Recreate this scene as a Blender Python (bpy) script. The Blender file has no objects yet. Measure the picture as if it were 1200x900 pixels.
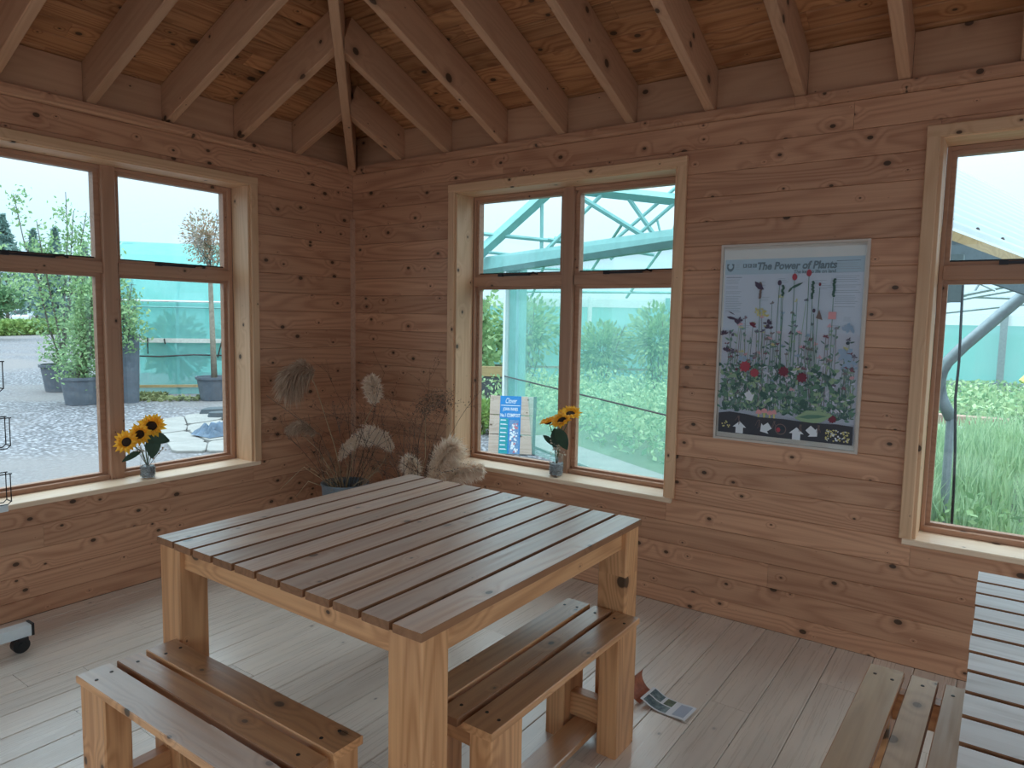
import bpy, math, random
import numpy as np
from mathutils import Matrix, Vector

# ------------------------------------------------------------------ camera, sky, exposure
SC = bpy.context.scene
COL = SC.collection
EYE = Vector((0.0, 0.0, 1.395))
cam = bpy.data.cameras.new('camera')
cam.sensor_width = 36.0
cam.lens = 819.93 / 1200 * 36.0
cam.clip_start = 0.02
cam.clip_end = 500
camo = bpy.data.objects.new('camera', cam)
COL.objects.link(camo)
cr = Vector((0.81626916, 0.57738386, 0.0182356))
cu = Vector((-0.06867627, 0.06564994, 0.9954766))
cf = Vector((-0.57357495, 0.8138292, -0.09324059))
camo.matrix_world = Matrix(((cr.x, cu.x, -cf.x, EYE.x), (cr.y, cu.y, -cf.y, EYE.y), (cr.z, cu.z, -cf.z, EYE.z), (0, 0, 0, 1)))
SC.camera = camo

SKY_STRENGTH = 0.95
EXPOSURE = 2.32
world = bpy.data.worlds.new('overcast_sky')
SC.world = world
world.use_nodes = True
wn = world.node_tree
for n in list(wn.nodes):
    wn.nodes.remove(n)
w_out = wn.nodes.new('ShaderNodeOutputWorld')
w_bg = wn.nodes.new('ShaderNodeBackground')
w_tc = wn.nodes.new('ShaderNodeTexCoord')
w_sep = wn.nodes.new('ShaderNodeSeparateXYZ')
w_rmp = wn.nodes.new('ShaderNodeValToRGB')
w_rmp.color_ramp.interpolation = 'EASE'
w_rmp.color_ramp.elements[0].position = 0.0
w_rmp.color_ramp.elements[0].color = (0.170, 0.245, 0.295, 1)
w_rmp.color_ramp.elements[1].position = 1.0
w_rmp.color_ramp.elements[1].color = (0.80, 0.97, 1.08, 1)
wn.links.new(w_tc.outputs['Generated'], w_sep.inputs[0])
wn.links.new(w_sep.outputs['Z'], w_rmp.inputs[0])
wn.links.new(w_rmp.outputs[0], w_bg.inputs['Color'])
w_bg.inputs['Strength'].default_value = SKY_STRENGTH
wn.links.new(w_bg.outputs[0], w_out.inputs['Surface'])

SC.view_settings.view_transform = 'Standard'
SC.view_settings.look = 'None'
SC.view_settings.exposure = EXPOSURE
SC.view_settings.gamma = 1.0
SC.view_settings.use_curve_mapping = False
SC.cycles.use_denoising = True
SC.cycles.max_bounces = 10
SC.cycles.diffuse_bounces = 6
SC.cycles.glossy_bounces = 4
SC.cycles.transparent_max_bounces = 24
SC.cycles.caustics_reflective = False
SC.cycles.caustics_refractive = False

R = random.Random(7)
NR = np.random.default_rng(11)

# room measures (metres): left wall face at XI, right-hand wall face at YI
XI, YI = -3.561, 3.205
XR, YB = 1.95, -2.306
GZ = -0.15


# ------------------------------------------------------------------ helpers
def lin(r, g, b):
    f = lambda c: (c / 255 / 12.92) if c <= 10 else ((c / 255 + 0.055) / 1.055) ** 2.4
    return (f(r), f(g), f(b), 1.0)


def obj(name, mesh, parent=None, loc=None, mat=None, M=None, rot=None):
    o = bpy.data.objects.new(name, mesh)
    COL.objects.link(o)
    if parent is not None:
        o.parent = parent
    if mat is not None and mesh is not None and hasattr(mesh, 'materials'):
        if len(mesh.materials) == 0:
            mesh.materials.append(mat)
    if M is not None:
        o.matrix_local = M
    else:
        if loc is not None:
            o.location = loc
        if rot is not None:
            o.rotation_euler = rot
    return o


def empty(name, loc=(0, 0, 0), rz=0.0, parent=None):
    o = bpy.data.objects.new(name, None)
    o.empty_display_size = 0.1
    COL.objects.link(o)
    o.location = loc
    o.rotation_euler = (0, 0, rz)
    if parent is not None:
        o.parent = parent
    return o


def tag(o, label, cat, group=None):
    o['label'] = label
    o['category'] = cat
    if group:
        o['group'] = group
    return o


def struct(o):
    o['kind'] = 'structure'
    return o


def stuff(o):
    o['kind'] = 'stuff'
    return o


def mk(name, v, f, smooth=False, mats=None, midx=None):
    me = bpy.data.meshes.new(name)
    me.from_pydata([tuple(map(float, p)) for p in v], [], [tuple(map(int, q)) for q in f])
    if mats:
        for m in mats:
            me.materials.append(m)
    if midx is not None:
        me.polygons.foreach_set('material_index', np.array(midx, dtype=np.int32))
    if smooth:
        me.polygons.foreach_set('use_smooth', np.ones(len(me.polygons), dtype=bool))
    me.update()
    return me


class MB:
    """collects simple shapes that belong to ONE part"""
    def __init__(s):
        s.v, s.f, s.m = [], [], []

    def add(s, v, f, m=0):
        b = len(s.v)
        s.v += [tuple(p) for p in v]
        s.f += [tuple(i + b for i in q) for q in f]
        s.m += [m] * len(f)

    def box(s, x0, x1, y0, y1, z0, z1, m=0):
        s.add([(x0, y0, z0), (x1, y0, z0), (x1, y1, z0), (x0, y1, z0), (x0, y0, z1), (x1, y0, z1), (x1, y1, z1), (x0, y1, z1)],
              [(3, 2, 1, 0), (4, 5, 6, 7), (0, 1, 5, 4), (1, 2, 6, 5), (2, 3, 7, 6), (3, 0, 4, 7)], m)

    def tube(s, pts, r, n=6, m=0, r1=None, caps=True):
        pts = [Vector(p) for p in pts]
        rings = []
        k = len(pts)
        for i, p in enumerate(pts):
            d = (pts[min(i + 1, k - 1)] - pts[max(i - 1, 0)])
            d = d.normalized() if d.length > 1e-9 else Vector((0, 0, 1))
            a = d.cross(Vector((0, 0, 1)))
            if a.length < 1e-3:
                a = d.cross(Vector((1, 0, 0)))
            a.normalize()
            b = d.cross(a)
            rr = r if r1 is None else r + (r1 - r) * i / max(1, k - 1)
            rings.append([p + (a * math.cos(2 * math.pi * j / n) + b * math.sin(2 * math.pi * j / n)) * rr for j in range(n)])
        v = [q for g in rings for q in g]
        f = []
        for i in range(k - 1):
            for j in range(n):
                f.append((i * n + j, i * n + (j + 1) % n, (i + 1) * n + (j + 1) % n, (i + 1) * n + j))
        if caps:
            f.append(tuple(range(n - 1, -1, -1)))
            f.append(tuple((k - 1) * n + j for j in range(n)))
        s.add(v, f, m)

    def lathe(s, prof, n=20, c=(0, 0, 0), m=0):
        v = [(c[0] + r * math.cos(2 * math.pi * j / n), c[1] + r * math.sin(2 * math.pi * j / n), c[2] + z) for r, z in prof for j in range(n)]
        f = []
        for i in range(len(prof) - 1):
            for j in range(n):
                f.append((i * n + j, i * n + (j + 1) % n, (i + 1) * n + (j + 1) % n, (i + 1) * n + j))
        s.add(v, f, m)

    def mesh(s, name, mats=None, smooth=False):
        return mk(name, s.v, s.f, smooth, mats, s.m)

    def build(s, name, mat, parent=None, loc=None, smooth=False, M=None, rot=None):
        mats = mat if isinstance(mat, list) else [mat]
        return obj(name, s.mesh(name, mats, smooth), parent, loc, None, M, rot)


BOARDS = {}


def board_mesh(L, w, t, mat, ch=0.003, e0=0.0, e1=0.0, edge=None):
    """board along local X, width on Y, thickness on Z, its four long edges chamfered; e0/e1 shift the ends at +Y (mitre)"""
    key = (round(L, 4), round(w, 4), round(t, 4), mat.name, ch, round(e0, 4), round(e1, 4), edge.name if edge else '')
    if key in BOARDS:
        return BOARDS[key]
    y, z = w / 2, t / 2
    pr = [(-y, -z + ch), (-y + ch, -z), (y - ch, -z), (y, -z + ch), (y, z - ch), (y - ch, z), (-y + ch, z), (-y, z - ch)]
    v = []
    for s in (0, 1):
        for (py, pz) in pr:
            k = py / y / 2
            v.append(((-L / 2 + e0 * k) if s == 0 else (L / 2 + e1 * k), py, pz))
    f = [(7, 6, 5, 4, 3, 2, 1, 0), tuple(range(8, 16))]
    for j in range(8):
        f.append((j, (j + 1) % 8, 8 + (j + 1) % 8, 8 + j))
    mi = [0] * 10
    if edge:                                   # sawn edges and ends of another tone than the worn face
        mi = [1, 1, 1, 1, 1, 1, 1, 0, 1, 1]
    me = mk('board', v, f, False, [mat, edge] if edge else [mat], mi)
    BOARDS[key] = me
    return me


def axes(x, y, z, o):
    return Matrix(((x[0], y[0], z[0], o[0]), (x[1], y[1], z[1], o[1]), (x[2], y[2], z[2], o[2]), (0, 0, 0, 1)))


AX = dict(
    x=((1, 0, 0), (0, 1, 0), (0, 0, 1)),          # length on x, width on y, thickness on z
    xz=((1, 0, 0), (0, 0, 1), (0, -1, 0)),        # length on x, width on z, thickness on y
    y=((0, 1, 0), (-1, 0, 0), (0, 0, 1)),         # length on y, width on x, thickness on z
    yz=((0, 1, 0), (0, 0, 1), (1, 0, 0)),         # length on y, width on z, thickness on x
    z=((0, 0, 1), (1, 0, 0), (0, 1, 0)),          # length on z, width on x, thickness on y
)


def bar(name, mat, parent, ax, x0, x1, y0, y1, z0, z1, ch=0.002, edge=None):
    """box-shaped timber with its grain (local X) running along the asked axis"""
    c = ((x0 + x1) / 2, (y0 + y1) / 2, (z0 + z1) / 2)
    d = dict(x=x1 - x0, y=y1 - y0, z=z1 - z0)
    L, w, t = {'x': ('x', 'y', 'z'), 'xz': ('x', 'z', 'y'), 'y': ('y', 'x', 'z'), 'yz': ('y', 'z', 'x'), 'z': ('z', 'x', 'y')}[ax]
    me = board_mesh(d[L], d[w], d[t], mat, min(ch, d[t] * 0.3, d[w] * 0.3), edge=edge)
    a = AX[ax]
    return obj(name, me, parent, M=axes(a[0], a[1], a[2], c))


def text(name, body, size, mat, parent, M, align='LEFT', shear=0.0, off=0.0, w=None):
    cu_ = bpy.data.curves.new(name, 'FONT')
    cu_.body = body
    cu_.size = size
    cu_.align_x = align
    cu_.align_y = 'CENTER'
    cu_.shear = shear
    cu_.offset = off
    cu_.resolution_u = 3
    cu_.materials.append(mat)
    tmp = bpy.data.objects.new(name + '_outline', cu_)
    COL.objects.link(tmp)
    bpy.context.view_layer.update()
    me = bpy.data.meshes.new_from_object(tmp.evaluated_get(bpy.context.evaluated_depsgraph_get()))
    bpy.data.objects.remove(tmp)
    bpy.data.curves.remove(cu_)
    me.name = name
    if w:
        xs = [v.co.x for v in me.vertices]
        s = w / max(1e-6, max(xs) - min(xs))
        for v in me.vertices:
            v.co.x *= s
    o = bpy.data.objects.new(name, me)
    COL.objects.link(o)
    o.parent = parent
    o.matrix_local = M
    return o


# ------------------------------------------------------------------ materials
def new_mat(name):
    m = bpy.data.materials.new(name)
    m.use_nodes = True
    nt = m.node_tree
    b = nt.nodes['Principled BSDF']
    return m, nt, b


def math_(nt, op, a, b=None, clamp=False):
    n = nt.nodes.new('ShaderNodeMath')
    n.operation = op
    n.use_clamp = clamp
    for i, x in enumerate((a, b)):
        if x is None:
            continue
        if isinstance(x, (int, float)):
            n.inputs[i].default_value = x
        else:
            nt.links.new(x, n.inputs[i])
    return n.outputs[0]


def mixc(nt, fac, a, b, mode='MIX'):
    n = nt.nodes.new('ShaderNodeMix')
    n.data_type = 'RGBA'
    n.blend_type = mode
    for i, x in ((0, fac), (6, a), (7, b)):
        if isinstance(x, (int, float)):
            n.inputs[i].default_value = x
        elif isinstance(x, tuple):
            n.inputs[i].default_value = x
        else:
            nt.links.new(x, n.inputs[i])
    return n.outputs[2]


def smooth(nt, x, a, b):
    n = nt.nodes.new('ShaderNodeMapRange')
    n.interpolation_type = 'SMOOTHSTEP'
    nt.links.new(x, n.inputs[0])
    n.inputs[1].default_value = a
    n.inputs[2].default_value = b
    return n.outputs[0]


def noise(nt, vec, scale, detail=2.0, rough=0.5, dist=0.0):
    n = nt.nodes.new('ShaderNodeTexNoise')
    n.inputs['Scale'].default_value = scale
    n.inputs['Detail'].default_value = detail
    n.inputs['Roughness'].default_value = rough
    n.inputs['Distortion'].default_value = dist
    if vec is not None:
        nt.links.new(vec, n.inputs['Vector'])
    return n.outputs[0]


def vmap(nt, vec, sx, sy, sz):
    n = nt.nodes.new('ShaderNodeMapping')
    n.inputs['Scale'].default_value = (sx, sy, sz)
    nt.links.new(vec, n.inputs['Vector'])
    return n.outputs[0]


def wood(name, light, dark, knot=(0.05, 0.025, 0.012, 1), knots=1.0, contrast=0.5, rough=0.5, bump=0.15, vary=0.22, grey=None, greyamt=0.0, ring=42.0, kscale=5.2, spec=0.4, hue=0.0):
    m, nt, b = new_mat(name)
    L = nt.links.new
    tc = nt.nodes.new('ShaderNodeTexCoord')
    oi = nt.nodes.new('ShaderNodeObjectInfo')
    rnd = oi.outputs['Random']
    cmb = nt.nodes.new('ShaderNodeCombineXYZ')
    L(math_(nt, 'MULTIPLY', rnd, 57.0), cmb.inputs[0])
    L(math_(nt, 'MULTIPLY', rnd, 23.0), cmb.inputs[1])
    L(math_(nt, 'MULTIPLY', rnd, 91.0), cmb.inputs[2])
    add = nt.nodes.new('ShaderNodeVectorMath')
    add.operation = 'ADD'
    L(tc.outputs['Object'], add.inputs[0])
    L(cmb.outputs[0], add.inputs[1])
    P = add.outputs[0]
    # knots
    vor = nt.nodes.new('ShaderNodeTexVoronoi')
    vor.voronoi_dimensions = '2D'
    vor.inputs['Scale'].default_value = 1.0
    sp = nt.nodes.new('ShaderNodeSeparateXYZ')
    L(P, sp.inputs[0])
    kv = nt.nodes.new('ShaderNodeCombineXYZ')
    L(math_(nt, 'MULTIPLY', sp.outputs[0], kscale * 0.8), kv.inputs[0])
    L(math_(nt, 'MULTIPLY', math_(nt, 'ADD', sp.outputs[1], math_(nt, 'MULTIPLY', sp.outputs[2], 0.83)), kscale * 1.15), kv.inputs[1])
    L(kv.outputs[0], vor.inputs['Vector'])
    dist = vor.outputs['Distance']
    sepc = nt.nodes.new('ShaderNodeSeparateColor')
    L(vor.outputs['Color'], sepc.inputs[0])
    kr = math_(nt, 'MULTIPLY', math_(nt, 'POWER', sepc.outputs[0], 1.9), 0.105 * knots)
    kd = math_(nt, 'DIVIDE', dist, math_(nt, 'ADD', kr, 0.004))
    kmask = smooth(nt, kd, 1.0, 0.7)
    khalo = smooth(nt, kd, 2.3, 0.8)
    # growth rings: contour lines of a stretched noise, pushed round the knots
    big = noise(nt, vmap(nt, P, 0.55, 7.0, 7.0), 1.0, 1.0, 0.4)
    pert = math_(nt, 'MULTIPLY', smooth(nt, kd, 6.0, 0.6), 0.10)
    ph = math_(nt, 'MULTIPLY', math_(nt, 'ADD', big, pert), ring * 2)
    sn = math_(nt, 'SINE', ph)
    g1 = math_(nt, 'POWER', math_(nt, 'ADD', math_(nt, 'MULTIPLY', sn, 0.5), 0.5), 1.8)
    fine = noise(nt, vmap(nt, P, 3.0, 130.0, 130.0), 1.0, 3.0, 0.6)
    broad = noise(nt, vmap(nt, P, 0.8, 9.0, 9.0), 1.0, 2.0, 0.5)
    g = math_(nt, 'ADD', math_(nt, 'MULTIPLY', g1, 0.42), math_(nt, 'MULTIPLY', fine, 0.75))
    g = math_(nt, 'MULTIPLY', g, contrast)
    g = math_(nt, 'ADD', g, math_(nt, 'MULTIPLY', math_(nt, 'SUBTRACT', broad, 0.5), 0.9 * contrast), True)
    c = mixc(nt, g, light, dark)
    c = mixc(nt, math_(nt, 'MULTIPLY', khalo, 0.45), c, tuple(x * 0.6 for x in dark[:3]) + (1,))
    c = mixc(nt, math_(nt, 'MULTIPLY', kmask, 0.92), c, knot)
    if grey is not None:
        gn = noise(nt, vmap(nt, P, 2.2, 14.0, 14.0), 1.0, 4.0, 0.65)
        gm = math_(nt, 'MULTIPLY', smooth(nt, gn, 0.30, 0.62), greyamt, True)
        c = mixc(nt, gm, c, grey)
    val = math_(nt, 'ADD', math_(nt, 'MULTIPLY', math_(nt, 'SUBTRACT', rnd, 0.5), vary * 2), 1.0)
    hsv = nt.nodes.new('ShaderNodeHueSaturation')
    L(val, hsv.inputs['Value'])
    if hue:
        hsv.inputs['Hue'].default_value = 0.5 + hue
    L(c, hsv.inputs['Color'])
    L(hsv.outputs[0], b.inputs['Base Color'])
    rg = math_(nt, 'ADD', math_(nt, 'MULTIPLY', math_(nt, 'SUBTRACT', fine, 0.5), 0.35), rough, True)
    L(rg, b.inputs['Roughness'])
    b.inputs['Specular IOR Level'].default_value = spec
    bp = nt.nodes.new('ShaderNodeBump')
    bp.inputs['Strength'].default_value = bump
    bp.inputs['Distance'].default_value = 0.004
    L(math_(nt, 'SUBTRACT', fine, math_(nt, 'MULTIPLY', g1, 0.25)), bp.inputs['Height'])
    L(bp.outputs[0], b.inputs['Normal'])
    return m


def plain(name, col, rough=0.6, metal=0.0, spec=0.5, var=0.0, scale=20.0, bump=0.0, col2=None):
    m, nt, b = new_mat(name)
    b.inputs['Base Color'].default_value = col
    b.inputs['Roughness'].default_value = rough
    b.inputs['Metallic'].default_value = metal
    b.inputs['Specular IOR Level'].default_value = spec
    tc = nt.nodes.new('ShaderNodeTexCoord')
    n = noise(nt, tc.outputs['Object'], scale, 4.0, 0.6)
    c2 = col2 if col2 else tuple(x * (1 - var) for x in col[:3]) + (1,)
    if var > 0 or col2:
        nt.links.new(mixc(nt, smooth(nt, n, 0.3, 0.7), col, c2), b.inputs['Base Color'])
    nt.links.new(math_(nt, 'ADD', math_(nt, 'MULTIPLY', math_(nt, 'SUBTRACT', n, 0.5), 0.15), rough, True), b.inputs['Roughness'])
    if bump:
        bp = nt.nodes.new('ShaderNodeBump')
        bp.inputs['Strength'].default_value = bump
        bp.inputs['Distance'].default_value = 0.01
        nt.links.new(n, bp.inputs['Height'])
        nt.links.new(bp.outputs[0], b.inputs['Normal'])
    return m


def leafy(name, a, b_, scale=3.0, rough=0.6, trans=0.3):
    m, nt, b = new_mat(name)
    geo = nt.nodes.new('ShaderNodeNewGeometry')
    ri = geo.outputs['Random Per Island']
    nt.links.new(mixc(nt, ri, a, b_), b.inputs['Base Color'])
    b.inputs['Roughness'].default_value = rough
    b.inputs['Specular IOR Level'].default_value = 0.25
    tr = nt.nodes.new('ShaderNodeBsdfTranslucent')
    nt.links.new(mixc(nt, ri, a, b_), tr.inputs['Color'])
    mx = nt.nodes.new('ShaderNodeMixShader')
    mx.inputs[0].default_value = trans
    nt.links.new(b.outputs[0], mx.inputs[1])
    nt.links.new(tr.outputs[0], mx.inputs[2])
    nt.links.new(mx.outputs[0], nt.nodes['Material Output'].inputs['Surface'])
    return m


def sheet(name, col, opacity, rough=0.6, streak=0.0):
    """thin see-through sheet: woven mesh or clear film"""
    m, nt, b = new_mat(name)
    b.inputs['Base Color'].default_value = col
    b.inputs['Roughness'].default_value = rough
    tr = nt.nodes.new('ShaderNodeBsdfTransparent')
    tl = nt.nodes.new('ShaderNodeBsdfTranslucent')
    tl.inputs['Color'].default_value = col
    m1 = nt.nodes.new('ShaderNodeMixShader')
    m1.inputs[0].default_value = 0.5
    nt.links.new(b.outputs[0], m1.inputs[1])
    nt.links.new(tl.outputs[0], m1.inputs[2])
    mx = nt.nodes.new('ShaderNodeMixShader')
    mx.inputs[0].default_value = opacity
    if streak:
        tc = nt.nodes.new('ShaderNodeTexCoord')
        n = noise(nt, vmap(nt, tc.outputs['Object'], 3, 3, 0.5), 1.0, 3.0, 0.6)
        nt.links.new(math_(nt, 'ADD', math_(nt, 'MULTIPLY', math_(nt, 'SUBTRACT', n, 0.5), streak), opacity, True), mx.inputs[0])
    nt.links.new(tr.outputs[0], mx.inputs[1])
    nt.links.new(m1.outputs[0], mx.inputs[2])
    nt.links.new(mx.outputs[0], nt.nodes['Material Output'].inputs['Surface'])
    return m


def pane_mat(name, tint=(0.97, 0.99, 0.985, 1), refl=1.0):
    m, nt, b = new_mat(name)
    nt.nodes.remove(b)
    tr = nt.nodes.new('ShaderNodeBsdfTransparent')
    tr.inputs['Color'].default_value = tint
    gl = nt.nodes.new('ShaderNodeBsdfGlossy')
    gl.inputs['Roughness'].default_value = 0.02
    lw = nt.nodes.new('ShaderNodeLayerWeight')
    lw.inputs['Blend'].default_value = 0.5
    fr5 = math_(nt, 'POWER', lw.outputs['Facing'], 5.0)
    fre = math_(nt, 'ADD', math_(nt, 'MULTIPLY', fr5, 0.93), 0.035)
    mx = nt.nodes.new('ShaderNodeMixShader')
    nt.links.new(math_(nt, 'MULTIPLY', fre, refl), mx.inputs[0])
    nt.links.new(tr.outputs[0], mx.inputs[1])
    nt.links.new(gl.outputs[0], mx.inputs[2])
    nt.links.new(mx.outputs[0], nt.nodes['Material Output'].inputs['Surface'])
    return m


M_WALL = wood('wall_pine', lin(212, 162, 128), lin(162, 110, 82), contrast=0.85, rough=0.46, vary=0.10, knots=1.0, kscale=7.5)
M_TRIM = wood('casing_pine', lin(226, 184, 146), lin(184, 136, 98), contrast=0.5, rough=0.5, vary=0.08, knots=0.6)
M_FRAME = wood('stained_frame_pine', lin(190, 146, 118), lin(148, 102, 78), contrast=0.5, rough=0.5, vary=0.08, knots=0.5)
M_CEIL = wood('ceiling_pine', lin(196, 142, 98), lin(140, 88, 54), contrast=1.0, rough=0.6, vary=0.2, knots=1.25, kscale=6.0)
M_RAFT = wood('rafter_pine', lin(196, 152, 120), lin(158, 112, 82), contrast=0.45, rough=0.6, vary=0.1, knots=1.1, kscale=4.5)
M_TABLE = wood('table_leg_pine', lin(222, 166, 118), lin(166, 110, 70), contrast=0.85, rough=0.36, vary=0.08, knots=1.0, ring=60)
M_TOP = wood('worn_table_top', lin(250, 230, 210), lin(200, 162, 136), contrast=0.95, bump=0.10, rough=0.34, vary=0.15, knots=0.8, grey=lin(232, 222, 214), greyamt=0.5, spec=1.0)
M_SEAT = wood('bench_seat_pine', lin(198, 148, 104), lin(136, 88, 54), contrast=0.7, bump=0.08, rough=0.34, vary=0.12, knots=1.0, grey=lin(166, 142, 122), greyamt=0.2, spec=1.0)
M_EDGE = wood('sawn_edge_pine', lin(150, 104, 72), lin(104, 66, 42), contrast=0.6, rough=0.55, vary=0.1, knots=0.5)
M_SHEEN_SEAT = wood('sheen_pale_seat', lin(232, 208, 186), lin(172, 140, 116), contrast=0.7, bump=0.08, rough=0.34, vary=0.12, knots=1.0, grey=lin(214, 206, 200), greyamt=0.5, spec=1.0)  # pale grey sheen of window light put into the outer slat's colour
M_PALE = wood('pale_weathered_top', lin(236, 232, 228), lin(186, 178, 170), contrast=0.8, rough=0.45, vary=0.08, knots=0.5, grey=lin(232, 230, 228), greyamt=0.55, spec=1.0)
M_PSEAT = wood('pale_bench_pine', lin(230, 206, 172), lin(184, 152, 116), contrast=0.65, rough=0.45, vary=0.1, knots=0.9, grey=lin(222, 208, 190), greyamt=0.3)
M_FLOOR = wood('grey_oak_floor', lin(230, 217, 203), lin(190, 175, 160), contrast=0.5, rough=0.30, bump=0.05, vary=0.09, knots=0.2, grey=lin(204, 194, 184), greyamt=0.45, ring=20, spec=0.9, kscale=3.0, knot=lin(84, 74, 66))
M_SILL = wood('sill_pine', lin(242, 216, 188), lin(212, 174, 140), contrast=0.45, rough=0.42, vary=0.05, knots=0.7)
M_EXT = wood('outdoor_timber', lin(176, 152, 110), lin(126, 104, 70), contrast=0.6, rough=0.7, vary=0.1, knots=0.7)
M_PALLET = wood('pallet_timber', lin(206, 186, 172), lin(160, 136, 122), contrast=0.6, rough=0.7, vary=0.06, knots=0.7)
M_CORE = plain('wall_core', lin(110, 80, 60), 0.8, var=0.1)
M_GLASS = pane_mat('window_glass')
M_ACRYL = pane_mat('poster_acrylic', (0.95, 0.96, 0.97, 1), 0.9)
M_BLACK = plain('black_plastic', lin(28, 28, 30), 0.5, var=0.2)
M_DMETAL = plain('dark_metal', lin(54, 50, 52), 0.4, 0.6, var=0.2)
M_SCREW = plain('screw_steel', lin(52, 44, 38), 0.5, 0.5, var=0.2)
M_WHITE = plain('white_powder_coat', lin(214, 220, 222), 0.4, var=0.05)
M_PAPER = plain('white_paper', lin(226, 230, 236), 0.6, var=0.03)
M_GALV = plain('galvanised_steel', lin(150, 162, 166), 0.45, 0.5, var=0.15)
M_TEALM = plain('teal_weathered_steel', lin(124, 181, 177), 0.6, 0.0, var=0.15, scale=6)
M_WSTEEL = plain('white_painted_steel', lin(222, 232, 232), 0.5, var=0.08)
M_POT = plain('grey_plastic_pot', lin(92, 100, 110), 0.6, var=0.2, scale=8)
M_SOIL = plain('potting_soil', lin(60, 50, 44), 0.9, var=0.4, scale=40)
M_NET = sheet('teal_windbreak_net', lin(138, 210, 206), 0.62, streak=0.35)
M_NETBACK = sheet('dense_teal_net', lin(118, 194, 182), 0.85, streak=0.3)
M_VEIL = sheet('fine_teal_net', lin(150, 214, 200), 0.36, streak=0.16)
M_FILM = sheet('clear_roof_film', lin(220, 238, 242), 0.25)
M_TWIG = plain('dry_twig', lin(120, 96, 78), 0.8, var=0.3, scale=30)
M_TWIGD = plain('dark_dry_twig', lin(84, 64, 54), 0.85, var=0.3, scale=30)
M_STRAW = plain('straw_stem', lin(178, 150, 116), 0.7, var=0.2, scale=30)
M_PLUME = leafy('pampas_plume', lin(252, 238, 222), lin(234, 212, 190), trans=0.3)
M_PLUMED = leafy('faded_plume', lin(206, 178, 154), lin(168, 138, 116), trans=0.3)
M_SEED = leafy('dry_seed_heads', lin(136, 112, 94), lin(88, 68, 58), trans=0.2)
M_PETAL = leafy('yellow_petal', lin(255, 204, 70), lin(246, 176, 44), trans=0.35)
M_DISC = plain('sunflower_disc', lin(52, 34, 24), 0.9, var=0.4, scale=200, bump=0.4)
M_LEAFD = plain('deep_green_leaf', lin(46, 74, 50), 0.5, var=0.25, scale=30)
M_LEAFG = plain('grey_green_leaf', lin(118, 138, 116), 0.6, var=0.25, scale=30)
M_STEM = plain('flower_stem', lin(88, 110, 70), 0.6, var=0.2, scale=30)
M_DRY = leafy('dry_cream_bloom', lin(218, 204, 186), lin(170, 146, 122), trans=0.2)
M_JAR = pane_mat('jar_glass', (0.975, 0.985, 0.985, 1), 1.2)
M_PEBB = plain('dark_pebbles', lin(176, 182, 186), 0.5, var=0.6, scale=160, bump=0.8)
M_ZINC = plain('zinc_bucket', lin(128, 138, 146), 0.45, 0.5, var=0.25, scale=12)
M_GREENA = leafy('light_shrub_leaves', lin(163, 192, 138), lin(113, 151, 106))
M_GREENB = leafy('mid_shrub_leaves', lin(115, 151, 104), lin(70, 108, 77))
M_GREENC = leafy('hedge_leaves', lin(149, 175, 99), lin(103, 138, 78))
M_GREEND = leafy('conifer_needles', lin(135, 164, 153), lin(100, 131, 127))
M_RED = leafy('reddish_tree_leaves', lin(185, 149, 131), lin(138, 138, 111))
M_GRASSA = leafy('bed_grass', lin(186, 210, 166), lin(134, 168, 130))
M_GRASSB = leafy('bed_seedlings', lin(186, 208, 158), lin(116, 158, 116))
M_MOSS = leafy('mossy_weeds', lin(151, 156, 109), lin(106, 115, 80))
M_BARK = plain('pale_bark', lin(150, 140, 126), 0.9, var=0.3, scale=20)
M_BARKD = plain('grey_bark', lin(110, 104, 96), 0.9, var=0.3, scale=20)
M_STONE = plain('paving_stone', lin(144, 142, 138), 0.8, var=0.18, scale=5, bump=0.2)
M_TARP = plain('blue_tarpaulin', lin(84, 106, 128), 0.5, var=0.4, scale=9)
M_SHED = plain('green_shed_cladding', lin(92, 120, 112), 0.7, var=0.2, scale=1)
M_ROOFP = sheet('pale_corrugated_roofing', lin(222, 232, 236), 0.93)
M_FABRIC = plain('black_ground_fabric', lin(70, 78, 84), 0.8, var=0.2, scale=6)
M_BLUE = plain('blue_banner', lin(38, 130, 196), 0.5, var=0.1, scale=3)
M_INK = plain('dark_ink', lin(44, 58, 70), 0.6)


def gravel_mat():
    m, nt, b = new_mat('grey_gravel')
    tc = nt.nodes.new('ShaderNodeTexCoord')
    P = tc.outputs['Object']
    v = nt.nodes.new('ShaderNodeTexVoronoi')
    v.inputs['Scale'].default_value = 22.0
    nt.links.new(P, v.inputs['Vector'])
    sc_ = nt.nodes.new('ShaderNodeSeparateColor')
    nt.links.new(v.outputs['Color'], sc_.inputs[0])
    c = mixc(nt, sc_.outputs[0], lin(78, 78, 84), lin(166, 166, 172))
    c = mixc(nt, smooth(nt, v.outputs['Distance'], 0.3, 0.7), c, lin(80, 80, 84))
    big = noise(nt, P, 0.22, 4.0, 0.6)
    c = mixc(nt, smooth(nt, big, 0.40, 0.62), c, lin(118, 114, 114))
    nt.links.new(c, b.inputs['Base Color'])
    b.inputs['Roughness'].default_value = 0.9
    bp = nt.nodes.new('ShaderNodeBump')
    bp.inputs['Strength'].default_value = 0.5
    bp.inputs['Distance'].default_value = 0.03
    nt.links.new(v.outputs['Distance'], bp.inputs['Height'])
    nt.links.new(bp.outputs[0], b.inputs['Normal'])
    return m


M_GRAVEL = gravel_mat()

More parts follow.
